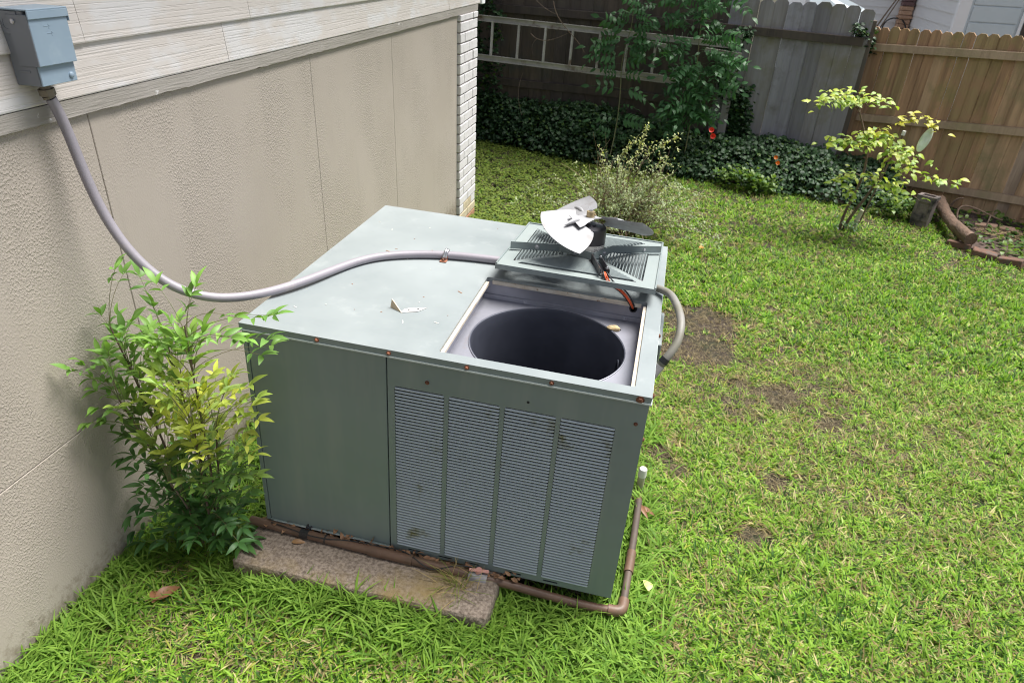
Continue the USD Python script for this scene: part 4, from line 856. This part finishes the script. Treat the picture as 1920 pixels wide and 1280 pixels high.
for k in range(90): z = rng.uniform(-.1, .7) ** 1.0; pts.append((2.03 + .04 * math.sin(z * 7) + rng.normal(0, .03), 7.18 + rng.normal(0, .02), z))
for k in range(70): t = rng.random(); pts.append((3.0 + .28 * t + rng.normal(0, .03), 7.10 + .35 * t + rng.normal(0, .03), 1.42 - .25 * t + rng.normal(0, .03)))
pts = np.array(pts)
scatter('ivy', ivp, pts, rng.integers(0, 8, len(pts)), Rot.from_euler('z', rng.uniform(-1.2, 1.2, len(pts))).as_quat(), rng.uniform(.75, 1.35, len(pts)), 'dark glossy ivy mounded along the foot of the fences', 'ivy')
# lighter green weeds among the ivy by the fence corner
wp_ = []
for cx, cy, cz, n in ((2.12, 6.30, -.08, 60), (2.30, 6.22, -.13, 60), (1.95, 6.38, -.10, 40), (3.55, 5.95, -.10, 70), (3.75, 5.9, -.12, 50)):
    wp_.append(np.array([cx, cy, cz]) + rng.normal(0, 1, (n, 3)) * [.09, .06, .05])
wp_ = np.vstack(wp_)
wpm = []
for k in range(3):
    ms = [rotm(leaf(.05, .035, .1, .3, 4), basis((rng.normal(0, 1), rng.normal(-.4, .8), rng.normal(.2, .4))), rng.normal(0, .02, 3)) for _ in range(3)]
    wpm.append((join(ms), M['leafcol'], np.vstack([colv(m, mixc((.06, .14, .03), (.16, .24, .04), rng.random())) for m in ms])))
scatter('weeds', wpm, wp_, rng.integers(0, 3, len(wp_)), Rot.from_euler('z', rng.uniform(0, 6.28, len(wp_))).as_quat(), rng.uniform(.7, 1.3, len(wp_)), 'light green weeds in front of the ivy near the fence corner', 'weeds')

# ------------------------------------------------------------------ dry shrub behind the unit
ds = thing('dry_shrub', 'half dry grey green twiggy shrub standing behind the unit', 'shrub', (.88, 4.45, -.205))
tw, dtw, lfm, lfc = [], [], [], []
LS = []
for k in range(165):
    a = rng.uniform(0, 6.28); el = rng.uniform(.15, 1.35); L = rng.uniform(.38, .80); b0 = np.array([rng.normal(-.02, .12), rng.normal(0, .10), 0])
    d = np.array([math.cos(a) * math.cos(el) * 1.0 + .12, math.sin(a) * math.cos(el) * .7, math.sin(el) * 1.05])
    if d[0] > .3 and d[2] < .6: L *= 1.15
    tip = b0 + d * L + [0, 0, -.08 * L]; c = spline(np.array([b0, b0 * .5 + tip * .5 + [rng.normal(0, .04), rng.normal(0, .04), .10], tip]), 12)
    dead = rng.random() < .42
    (dtw if dead else tw).append(tube(c, [.0045, .0014], 4, caps=False))
    if not dead or rng.random() < .3: LS.append(c)
    for q in range(3):
        p = c[int(rng.integers(4, 11))]; e = p + (d + rng.normal(0, .7, 3)) * rng.uniform(.06, .17); c2 = spline(np.array([p, (p + e) / 2 + [0, 0, .015], e]), 6); (dtw if dead else tw).append(tube(c2, [.0022, .0009], 3, caps=False)); 
        if not dead: LS.append(c2)
for c, lab in (([(-.25, -.05, .2), (-.42, -.1, .42), (-.62, -.12, .47), (-.80, -.15, .36), (-.92, -.2, .22)], 1), ([(.05, 0, .5), (.12, -.05, .80), (.16, -.05, .98)], 1), ([(.1, 0, .5), (.25, -.05, .80), (.42, -.05, .92)], 1), ([(.3, -.1, .2), (.6, -.2, .30), (.80, -.3, .20), (.9, -.3, .05)], 1), ([(-.05, 0, .45), (-.02, 0, .7), (.08, 0, .86)], 1), ([(.2, -.1, .3), (.5, -.1, .5), (.68, -.1, .45)], 1)):
    cc = spline(np.array(c, float), 20); tw.append(tube(cc, [.004, .0014], 4, caps=False)); LS += [cc[4:], cc[8:], cc[4:]]
obj('branches', join(tw), M['twig'], ds); obj('dead_twigs', join(dtw), mat('dry_twig', (.20, .135, .085), (.27, .20, .13), 30, rough=.9), ds)
for c in LS:
    for q in range(26 if len(c) > 8 else 12):
        p = c[int(rng.integers(max(1, len(c) // 3), len(c)))] + rng.normal(0, .012, 3); L = rng.uniform(.018, .034)
        m = rotm(leaf(L, L * .55, .2, .2, 2), basis(rng.normal(0, 1, 3) + [0, 0, .4]), p); lfm.append(m)
        hi = np.clip((p[2] - .45) / .4, 0, 1); lfc.append(colv(m, mixc(mixc((.22, .29, .15), (.38, .43, .24), rng.random()), (.55, .54, .22), hi * rng.random() + .25 * (rng.random() < .3))))
obj('leaves', join(lfm), M['leafcol'], ds, col=np.vstack(lfc), kind='stuff')

# ------------------------------------------------------------------ sapling with yellow green leaves
sp_ = thing('sapling', 'small tree with tiers of yellow green leaves in front of the fence corner', 'tree')
b0 = np.array([2.97, 5.36, -.23])
def S(x, z, y=5.3): return np.array([x, y, z])
trunkA = [b0, S(2.99, .02, 5.37), S(3.03, .26, 5.36), S(3.00, .55, 5.34), S(2.86, .85, 5.32), S(2.80, 1.0, 5.30)]
trunkB = [b0 + [.03, 0, 0], S(3.08, .05, 5.33), S(3.16, .35, 5.28), S(3.13, .60, 5.26)]
obj('trunk', tube(trunkA, [.015, .012, .009, .005], 8, sub=30), M['bark'], sp_, smooth=60); obj('trunk', tube(trunkB, [.016, .009], 8, sub=24), M['bark'], sp_, smooth=60)
brs = [([S(2.9, .93), S(2.70, 1.03, 5.2), S(2.55, 1.0, 5.1)], 20, .06), ([S(3.0, .6), S(2.9, .72, 5.1), S(2.85, .60, 5.0)], 26, .07), ([S(3.13, .5), S(3.2, .56, 5.1), S(3.28, .42, 5.0)], 26, .08), ([S(2.84, .88), S(2.68, .98, 5.25), S(2.46, .94, 5.2)], 24, .05), ([S(2.80, .97), S(2.92, 1.02, 5.2), S(3.02, .98, 5.15)], 16, .05), ([S(2.82, .9), S(2.75, 1.0, 5.4), S(2.72, 1.04, 5.45)], 14, .05),
       ([S(2.95, .62), S(3.10, .80, 5.2), S(3.30, .92, 5.1), S(3.44, .80, 5.05)], 20, .03), ([S(3.0, .55), S(2.80, .66, 5.2), S(2.60, .62, 5.1)], 24, .05), ([S(3.0, .58), S(3.05, .72, 5.2), S(3.16, .66, 5.15)], 26, .07),
       ([S(3.13, .58), S(3.24, .60, 5.15), S(3.36, .50, 5.1)], 26, .06), ([S(3.12, .5), S(3.38, .46, 5.1), S(3.58, .42, 5.05), S(3.72, .42, 5.0)], 22, .03), ([S(3.02, .3), S(2.86, .36, 5.2), S(2.74, .28, 5.1)], 16, .04),
       ([S(3.05, .28), S(3.12, .34, 5.15), S(3.28, .22, 5.1)], 22, .05), ([S(3.05, .2), S(3.3, .28, 5.15), S(3.5, .20, 5.1)], 12, .03), ([S(3.0, .15), S(2.92, .20, 5.2), S(2.95, .14, 5.1)], 10, .05)]
for pts_, n, spd in brs:
    c = spline(np.array(pts_), 20); obj('branch', tube(c, [.005, .002], 6), M['bark'], sp_, smooth=60)
    for k in range(int(n * 1.8)):
        p = c[int(rng.integers(5, 20))] + rng.normal(0, 1, 3) * [spd, spd, spd * .55]; L = rng.uniform(.050, .085)
        cc = mixc((.22, .35, .05), (.50, .54, .07), rng.random() ** 1.2) if p[2] > .3 else mixc((.22, .36, .06), (.44, .53, .08), rng.random())
        if pts_[-1][0] > 3.4 and p[2] > .7: cc = mixc(cc, (.62, .50, .06), .6)
        m = rotm(leaf(L, L * .55, .12, .25, 4), basis((rng.normal(0, 1), rng.normal(-.4, .8), rng.normal(-.05, .25)), (0, -.35, 1), rng.normal(0, .3)), p)
        obj('leaf', m, M['leafcol'], sp_, smooth=True, col=colv(m, cc))
lm, lc = [], []
for k in range(80):
    L = rng.uniform(.03, .05); m = rotm(leaf(L, L * .5, .1, .2, 3), basis(rng.normal(0, 1, 3) + [0, 0, .3]), b0 + [rng.normal(.06, .07), rng.normal(-.03, .06), abs(rng.normal(.05, .05))]); lm.append(m); lc.append(colv(m, mixc((.04, .09, .04), (.10, .17, .07), rng.random())))
obj('suckers', join(lm), M['leafcol'], sp_, col=np.vstack(lc), kind='stuff', label='dark green leaves around the foot of the trunk')
tg = thing('tree_guard', 'short white tree guard wrapped at the foot of the sapling', 'tree guard', (3.10, 5.40, -.23))
obj('sleeve', tube([(0, 0, 0), (.01, .0, .10), (.03, .0, .20)], [.022, .020, .016], 12), M['clearpipe'], tg, smooth=50); obj('tie', tube([(.008, 0, .09), (.0095, 0, .10)], .0285, 12), M['twig'], tg)
stk = thing('garden_stake', 'thin dark stake with a white top behind the sapling', 'stake', (3.30, 5.55, -.23))
obj('rod', tube([(-.10, .1, 0), (.02, 0, .90)], .008, 8), M['bark'], stk); obj('cap', tube([(.0195, 0, .895), (.024, 0, .935)], .016, 10), M['white'], stk, smooth=40)
hg = thing('hanging_ornament', 'glossy pale green oval ornament hanging from the sapling twig', 'ornament', (3.36, 5.04, .74))
e = trimesh.creation.icosphere(3, 1.0); v = V(e) * [.042, .028, .105]; v = v @ Rot.from_euler('y', 14, degrees=True).as_matrix().T
obj('shell', (v, F(e)), M['greenshell'], hg, smooth=True); obj('thread', tube([(.025, 0, .10), (.05, .0, .17)], .002, 5), M['twig'], hg)

# ------------------------------------------------------------------ garden bed at the right
bedz = -.221
bed = Polygon([(4.12, 6.25), (4.02, 5.22), (4.25, 5.05), (4.9, 4.65), (6.5, 3.9), (7.2, 4.6), (5.2, 5.95), (4.5, 6.3)])
bp = ext(bed, .03, bedz - .01); obj('garden_bed', bp, M['soil'], label='bare soil of the brick edged garden bed by the cedar fence', cat='garden bed', kind='structure')
def xf(m, yaw, t, pitch=0, roll=0): return rotm(m, Rot.from_euler('zyx', [yaw, pitch, roll], degrees=True).as_matrix(), t)
blk = thing('concrete_block', 'dark stained concrete block standing on end by the cedar fence', 'block', (3.79, 5.80, bedz))
A = Rot.from_euler('zxy', [-30, -4, 3], degrees=True).as_matrix() * .76
body = rrect(-.105, .105, -.10, .10, .012)
obj('core', rotm(ext(body, .36, -.02), A), M['blockstone'], blk, smooth=30)
topf = rrect(-.118, .118, -.112, .112, .014).difference(rrect(-.075, .075, -.07, .07, .01))
obj('rim', rotm(ext(topf, .045, .335), A), M['blockstone'], blk, smooth=30)
ff = sbox(-.105, .06, .105, .335).difference(rrect(-.07, .07, .12, .30, .01)); obj('front_frame', rotm(xz(ext(ff, .016, -.117)), A), M['blockstone'], blk)
lg = thing('log', 'short brown log lying at the corner of the garden bed', 'log')
lgp = np.array([(4.02, 6.16, -.08), (3.99, 5.85, -.10), (3.98, 5.52, -.115), (4.03, 5.14, -.13)]); lm_ = tube(lgp, [.056, .052, .050, .060], 18, sub=26); v = V(lm_).copy(); v += meshkit.fbm(v * 9)[:, None] * .026
obj('trunk', (v, F(lm_)), M['log'], lg, smooth=50); 
obj('branch_stub', tube([(4.10, 6.02, -.06), (4.14, 6.0, .02), (4.17, 5.97, .035)], [.012, .007], 6, sub=10), M['bark'], lg)
wl = thing('bent_twig', 'thin dark bent twig sticking up behind the log', 'twig'); obj('stick', tube([(4.08, 5.72, -.10), (4.12, 5.8, .0), (4.30, 5.75, -.02), (4.46, 5.68, -.06)], [.010, .006], 6, sub=16), M['bark'], wl); obj('side_shoot', tube([(4.36, 5.72, -.035), (4.33, 5.65, -.12), (4.30, 5.60, -.2)], [.008, .005], 6), M['bark'], wl)
pb_ = [(3.985, 5.21), (4.14, 5.03), (4.32, 4.90), (4.50, 4.785), (4.69, 4.68), (4.88, 4.58)]
looks = ['dark red brick at the left end of the front row', 'second dark brick of the front row beside the log end', 'third brick in the front row, mostly grey', 'fourth brick in the front row, bright orange red', 'fifth brick of the front row', 'last brick of the front row at the picture edge']
for k, (x, y) in enumerate(pb_):
    b_ = thing('edging_brick', looks[k] + ' of the garden bed', 'brick', (x, y, bedz), 'bricks edging the garden bed')
    c = cb(-.098, .098, -.046, .046, -.02, .062 + rng.normal(0, .008), .006); obj('brick', xf(c, -32 + rng.normal(0, 7), (0, 0, 0), rng.normal(0, 5), rng.normal(0, 8)), M['palebrick'] if k in (3,) else M['oldbrick'], b_)
bk = [(4.42, 5.87), (4.62, 5.83), (4.82, 5.76), (5.02, 5.66)]
for k, (x, y) in enumerate(bk):
    b_ = thing('edging_brick', ['pale brick at the left end', 'second pale brick', 'third pale brick', 'pale brick nearest the picture edge'][k] + ' of the rear row beside the fence', 'brick', (x, y, bedz), 'bricks edging the back of the bed')
    obj('brick', xf(cb(-.095, .095, -.045, .045, -.02, .05, .006), -14 + rng.normal(0, 6), (0, 0, 0), rng.normal(0, 4), rng.normal(0, 5)), M['palebrick'], b_)
pot = thing('plant_pot', 'black plastic plant pot half hidden at the right edge by the fence', 'pot', (5.02, 6.10, bedz))
obj('bowl', lathe([(.0, .0), (.11, 0), (.15, .28), (.16, .28), (.16, .31), (.145, .31), (.10, .02), (0, .02)], 28), M['black'], pot, smooth=35)
stw, gpl = [], []
for k in range(70): 
    x, y = rng.uniform(4.3, 5.1), rng.uniform(5.45, 5.80); stw.append(xf(bx(-.06, .06, -.004, .004, 0, .003), rng.uniform(-60, 30), (x, y, bedz + .03 + rng.uniform(0, .02)), rng.normal(0, 8)))
obj('straw_mulch', join(stw), mat('straw', (.50, .38, .20), (.38, .27, .15), 40, rough=.9), label='pale straw bits strewn across the garden bed', cat='straw', kind='stuff')
bw = np.vstack([np.stack([rng.uniform(4.15, 5.3, 200), rng.uniform(4.95, 6.25, 200), np.full(200, bedz + .04)], 1)]); bw = np.array([p for p in bw if bed.contains(Point(p[0], p[1])) and (p[1] > 5.9 or meshkit.noise(np.array([p * 4]))[0] > -.05)])
scatter('bed_weeds', wpm, bw, rng.integers(0, 3, len(bw)), Rot.from_euler('z', rng.uniform(0, 6.28, len(bw))).as_quat(), rng.uniform(.8, 1.5, len(bw)), 'low green weeds growing in the garden bed', 'weeds')
spr = thing('overhanging_sprig', 'bright green sprig poking over the cedar fence at the right edge', 'sprig')
sb = np.array([4.62, 6.22, 1.12]); obj('twig', tube([sb + [.25, .1, .15], sb + [.1, 0, .05], sb], [.004, .002], 5, sub=8), M['stem'], spr)
for k in range(16):
    L = rng.uniform(.06, .10); m = rotm(leaf(L, L * .3, .2, .3, 4), basis((rng.normal(-.4, .7), rng.normal(-.4, .5), rng.normal(-.2, .5))), sb + [rng.uniform(-.02, .2), rng.normal(0, .03), rng.uniform(-.03, .1)]); obj('leaf', m, M['leafcol'], spr, smooth=True, col=colv(m, (.10, .22, .04)))

# ------------------------------------------------------------------ neighbour's house behind the right fence
nh = thing('neighbour_house', 'white sided neighbouring house rising behind the cedar fence', 'house')
def lap(p0, p1, z0, z1, exp, mt, nx, ny):
    p0, p1 = np.array(p0, float), np.array(p1, float); n = np.array([nx, ny, 0.0])
    z = z0
    while z < z1:
        pr = [(-.01, 0), (.020, 0), (.006, exp + .012), (-.01, exp + .012)]
        v = np.array([np.r_[(b + n[:2] * q[0]), z + q[1]] for b in (p0, p1) for q in pr]); f = [[q, (q + 1) % 4, 4 + (q + 1) % 4, 4 + q] for q in range(4)] + [[3, 2, 1, 0], [4, 5, 6, 7]]
        m = trimesh.Trimesh(*[v, F((v, np.array(f)))], process=False); m.fix_normals(); obj('siding_board', m, mt, nh); z += exp
lap((3.3, 14.0), (5.18, 14.0), .3, 3.2, .125, M['whitesiding'], 0, -1)
lap((5.20, 14.0), (5.20, 11.0), .3, 3.2, .180, M['whitesiding'], -1, 0)
obj('wall_core', join([bx(3.3, 5.17, 14.02, 17, -.3, 3.2), bx(5.22, 9, 11.05, 17, -.3, 3.2)]), M['whitesiding'], nh)
obj('corner_board', cb(5.05, 5.215, 10.955, 11.048, -.3, 3.2, .004), M['whitesiding'], nh)
obj('panel_frame', cb(5.216, 6.3, 10.985, 11.045, -.3, 3.2, .004), M['bluesiding'], nh)
for k in range(7): obj('door_panel', cb(5.255, 5.90, 10.965, 10.984, .65 + k * .225, .65 + k * .225 + .212, .006), M['bluesiding'], nh)
obj('door_edge', cb(5.93, 5.97, 10.95, 10.984, -.3, 3.2, .004), M['whitesiding'], nh)
obj('dark_opening', cb(5.99, 6.3, 10.96, 10.984, -.3, 3.2, .004), M['raildark'], nh)
colm = group_part('brick_column', nh)
z = .3; k = 0
while z < 2.2:
    h = .075; obj('brick', cb(4.96, 5.16, 13.78, 13.96, z, z + h - .008, .006), M['chimneya'] if z < 1.30 or z > 1.56 else M['chimneyb'], colm); z += h
for zz in (1.145, 1.52): obj('ledge', cb(4.94, 5.18, 13.76, 13.97, zz, zz + .03, .005), M['chimneya'], colm)
obj('cable', tube([(4.75, 13.9, .9), (4.85, 13.88, 1.12), (5.0, 13.8, 1.12), (5.06, 13.75, .8)], .012, 6, sub=14), M['black'], nh)
bt = thing('bare_shoots', 'bare reddish stems in front of the white house wall', 'twigs')
obj('stem', tube([(4.35, 13.0, .8), (4.52, 13.0, 1.2), (4.78, 13.0, 1.75)], [.016, .01], 6, sub=10), M['twig'], bt); obj('stem', tube([(4.42, 13.0, .8), (4.55, 13.0, 1.12), (4.62, 13.0, 1.3), (4.80, 13.0, 1.7)], [.013, .008], 6, sub=10), M['twig'], bt)
shd = thing('pale_tarp', 'pale bluish white sheet showing above the end of the grey fence', 'tarp')
obj('sheet', (np.array([(3.0, 10.6, 1.05), (4.05, 10.6, 1.00), (3.75, 10.9, 1.42), (2.9, 10.9, 1.75), (3.0, 10.62, 1.03), (4.05, 10.62, .98), (3.75, 10.92, 1.40), (2.9, 10.92, 1.73)]), np.array([[0, 1, 2, 3], [7, 6, 5, 4], [0, 4, 5, 1], [1, 5, 6, 2], [2, 6, 7, 3], [3, 7, 4, 0]])), M['bluesiding'], shd)

# ------------------------------------------------------------------ lawn
def blade(L, w, lean, bend, n=3):
    t = np.linspace(0, 1, n + 1); ang = lean + bend * t; dx = np.r_[0, np.cumsum(np.cos(ang[1:]) * L / n)]; dz = np.r_[0, np.cumsum(np.sin(ang[1:]) * L / n)]
    ww = w / 2 * np.array([.75, 1.0, .82, .06]) if n == 3 else w / 2 * np.linspace(1, .06, n + 1)
    v = np.vstack([np.stack([dx, ww, dz + ww * .3], 1), np.stack([dx, -ww, dz + ww * .3], 1)]); m = n + 1
    return v, np.array([[k, m + k, m + k + 1, k + 1] for k in range(n)])
def tuft(kind):
    ms, cs = [], []
    n = {'lawn': 16, 'long': 11, 'dry': 10, 'far': 14, 'thatch': 20}[kind]
    for k in range(n):
        a = rng.uniform(0, 6.28)
        if kind == 'long': L, w, lean, bend = rng.uniform(.07, .14), rng.uniform(.005, .008), rng.uniform(.8, 1.45), rng.uniform(-1.5, -.4)
        elif kind == 'thatch': L, w, lean, bend = rng.uniform(.015, .06), rng.uniform(.002, .005), rng.uniform(.0, .5), rng.uniform(-.6, .2)
        elif kind == 'far': L, w, lean, bend = rng.uniform(.035, .075), rng.uniform(.006, .010), rng.uniform(.3, 1.2), rng.uniform(-.9, -.1)
        else: L, w, lean, bend = rng.uniform(.028, .074), rng.uniform(.0038, .0068), rng.uniform(.25, 1.2), rng.uniform(-1.1, -.1)
        r = rng.random()
        if kind == 'thatch': c = mixc((.09, .066, .045), (.30, .245, .14), rng.random() ** 1.3)
        elif kind == 'dry': c = mixc((.42, .345, .16), (.26, .19, .09), rng.random()) if r < .75 else np.array((.17, .23, .05))
        elif kind == 'long': c = mixc((.09, .20, .022), (.25, .39, .065), rng.random()) if rng.random() < .85 else np.array((.42, .36, .18))
        elif r < .13: c = mixc((.52, .45, .22), (.36, .29, .14), rng.random())
        elif r > .84: c = mixc((.04, .10, .018), (.07, .15, .025), rng.random())
        elif r < .25: c = np.array((.34, .36, .06))
        else: c = mixc((.09, .225, .018), (.30, .45, .055), rng.random()) if rng.random() < .74 else mixc((.36, .46, .12), (.46, .52, .20), rng.random())
        if c[0] > .3 and kind != 'dry': lean *= .45
        m = rotm(blade(L, w, lean, bend), Rot.from_euler('z', a).as_matrix(), (rng.normal(0, .012), rng.normal(0, .012), -.004)); ms.append(m); cs.append(colv(m, c))
    return join(ms), M['grass'], np.vstack(cs)
def clover():
    ms, cs = [], []
    for k in range(9):
        L = rng.uniform(.018, .030); m = rotm(leaf(L, L * .8, .1, .2, 3), basis((rng.normal(0, 1), rng.normal(0, 1), rng.normal(.1, .3))), (rng.normal(0, .022), rng.normal(0, .022), rng.uniform(.015, .045))); ms.append(m); cs.append(colv(m, mixc((.09, .15, .03), (.22, .27, .05), rng.random())))
    return join(ms), M['grass'], np.vstack(cs)
protos = [tuft('lawn') for _ in range(7)] + [tuft('long') for _ in range(4)] + [tuft('dry') for _ in range(3)] + [tuft('far') for _ in range(5)] + [clover() for _ in range(4)] + [tuft('thatch') for _ in range(4)]
def visible(P, mx=.16):
    c = (P - CP) @ CR; d = -c[:, 2]; u = 1317.67 * c[:, 0] / np.maximum(d, .05) / 960; v_ = 1317.67 * c[:, 1] / np.maximum(d, .05) / 640
    return (d > .2) & (np.abs(u) < 1 + mx) & (v_ > -1 - mx) & (v_ < 1.05)
gpts, gidx, gsc = [], [], []
def field(x0, x1, y0, y1, step):
    xs_, ys_ = np.meshgrid(np.arange(x0, x1, step), np.arange(y0, y1, step), indexing='ij'); P = np.stack([xs_.ravel(), ys_.ravel()], 1); P += rng.uniform(-.5, .5, P.shape) * step
    return P
slab2 = sbox(-.045, -.20, .905, 1.26); unit2 = sbox(-.01, .0, 1.315, 1.24)
for (y0, y1, step) in ((-1.6, .9, .0190), (.9, 2.4, .0235), (2.4, 4.4, .030), (4.4, 7.2, .042)):
    P = field(-.5 if y1 < 4.5 and y0 < 2.4 else -2.4, 5.6, y0, y1, step); Q = np.c_[P, gz(P[:, 0], P[:, 1])]; P = P[visible(Q)]
    x, y = P[:, 0], P[:, 1]
    ok = ~((x > -.045) & (x < .895) & (y > -.185) & (y < 1.26)) & ~((x > -.0) & (x < 1.302) & (y > .015) & (y < 1.23)) & ((x > -.495) | (y > 4.47))
    ok &= y < np.interp(x, front[:, 0], front[:, 1]) + .15
    inb = (y > RO[1] - (x - RO[0]) * math.tan(math.radians(38)) - .03); ok &= ~inb
    b2 = bed.buffer(.03); bb2 = b2.bounds; cand = np.where((x > bb2[0]) & (y > bb2[1]))[0]
    for q in cand:
        if ok[q] and b2.contains(Point(x[q], y[q])): ok[q] = False
    P = P[ok]; x, y = P[:, 0], P[:, 1]
    th = thin(x, y); keep = rng.random(len(P)) > th * .42
    P, th = P[keep], th[keep]; x, y = P[:, 0], P[:, 1]
    near_wall = np.clip(1 - (x + .498) / .30, 0, 1) * (y < 1.2); near_unit = np.clip(1 - np.hypot(np.maximum(np.maximum(0 - x, x - 1.36), 0), np.maximum(np.maximum(-.20 - y, y - 1.25), 0)) / .20, 0, 1)
    lp_ = np.clip(np.maximum(near_wall * .95, near_unit * .45), 0, 1) * np.where((x > 1.40) & (y > .3), .3, 1)
    r = rng.random(len(P)); idx = rng.integers(0, 7, len(P)) if y0 < 2 else rng.integers(14, 19, len(P))
    clov = np.clip((y - 3.2) / .9, 0, 1) * np.clip((1.5 - x) / 1.0, 0, .85)
    idx = np.where(r < clov, rng.integers(19, 23, len(P)), idx); idx = np.where((r > clov) & (rng.random(len(P)) <   .035 + .42 * np.clip(th * 1.6, 0, 1)), rng.integers(11, 14, len(P)), idx)
    idx = np.where(rng.random(len(P)) < lp_, rng.integers(7, 11, len(P)), idx)
    idx = np.where((rng.random(len(P)) < th * 1.25) & (lp_ < .5), rng.integers(23, 27, len(P)), idx)
    gpts.append(np.c_[P, gz(x, y) - .004]); gidx.append(idx); gsc.append(rng.uniform(.75, 1.25, len(P)) * (1 - .35 * np.clip(th * 1.5, 0, 1)) * (1 if y0 < 2 else 1.05))
ed = np.r_[np.c_[rng.uniform(-.06, .92, 150), rng.normal(-.222, .016, 150)], np.c_[rng.normal(.925, .014, 30), rng.uniform(-.22, .0, 30)], np.c_[rng.normal(-.06, .012, 30), rng.uniform(-.2, .02, 30)], np.c_[rng.normal(1.385, .02, 60), rng.uniform(-.02, .75, 60)], np.c_[rng.normal(1.318, .008, 40), rng.uniform(.03, .55, 40)], np.c_[rng.uniform(.93, 1.33, 60), rng.normal(-.045, .02, 60)]]
gpts.append(np.c_[ed, gz(ed[:, 0], ed[:, 1]) - .004]); gidx.append(rng.integers(7, 11, len(ed))); gsc.append(rng.uniform(.7, 1.15, len(ed)))
gpts, gidx, gsc = np.vstack(gpts), np.concatenate(gidx), np.concatenate(gsc)
print('grass tufts', len(gpts))
qt = Rot.from_euler('zx', np.c_[rng.uniform(0, 6.28, len(gpts)), rng.normal(0, .10, len(gpts))]).as_quat()
scatter('lawn_grass', protos, gpts, gidx, qt, gsc, 'patchy green lawn grass with straw coloured blades covering the yard', 'grass')
# sparse grass tuft on the slab corner
tb, tc = [], []
for k in range(70):
    a = rng.uniform(0, 6.28); dry = rng.random() < .45; m = rotm(blade(rng.uniform(.05, .15), .0022, rng.uniform(.3, 1.3), rng.uniform(-1.4, -.2), 3), Rot.from_euler('z', a).as_matrix(), (.775 + rng.normal(0, .025), -.085 + rng.normal(0, .018), .108)); tb.append(m); tc.append(colv(m, (.45, .34, .16) if dry else mixc((.14, .20, .04), (.26, .30, .07), rng.random())))
obj('grass_tuft', join(tb), M['grass'], label='thin half dry grass tuft growing on the slab corner', cat='grass tuft', col=np.vstack(tc))

# ------------------------------------------------------------------ fallen leaves
ll = []
for k in range(150):
    t = rng.random(); x = -.02 + t * 1.0; y = rng.normal(.0, .008) - .004; L = rng.uniform(.012, .035)
    ll.append(rotm(leaf(L, L * .5, .4, rng.normal(0, .5), 3), basis((rng.normal(0, 1), rng.normal(0, .5), rng.normal(0, .3)), (0, -.3, 1), rng.normal(0, .5)), (x, y - .004, .128 - .02 * t + rng.uniform(0, .022))))
obj('leaf_litter', join(ll), M['dead'], label='brown leaf litter packed between the pipe and the unit', cat='leaf litter', kind='stuff')
def fallen(label, p, L, yaw, c, w=.45, n=1):
    t = thing('fallen_leaf', label, 'leaf', p)
    for k in range(n):
        m = rotm(leaf(L, L * w, .35, .4, 6), basis((math.cos(yaw + k * .9), math.sin(yaw + k * .9), .25 - .3 * k), (0, 0, 1), .3), (0, -.012 * k, 0)); obj('blade', m, M['leafcol'], t, smooth=True, col=colv(m, c))
fallen('curled brown fallen leaf on the grass near the house wall', (-.235, -.36, .035), .085, 1.0, (.26, .12, .06), .5, 2)
fallen('long brown fallen leaf leaning beside the right side pipe', (1.362, .60, .03), .075, -1.1, (.30, .15, .08), .28, 2)
fallen('small orange leaf on the lawn beyond the fan', (1.62, 4.20, -.16), .05, .4, (.60, .25, .05), .6)
fallen('small orange brown leaf lying on the slab by the black tape', (.13, -.06, .118), .05, .2, (.42, .24, .12), .4)
fallen('pale yellow leaf lying in the grass beside the pipe elbow', (1.43, .14, .04), .055, 1.8, (.55, .55, .22), .7)
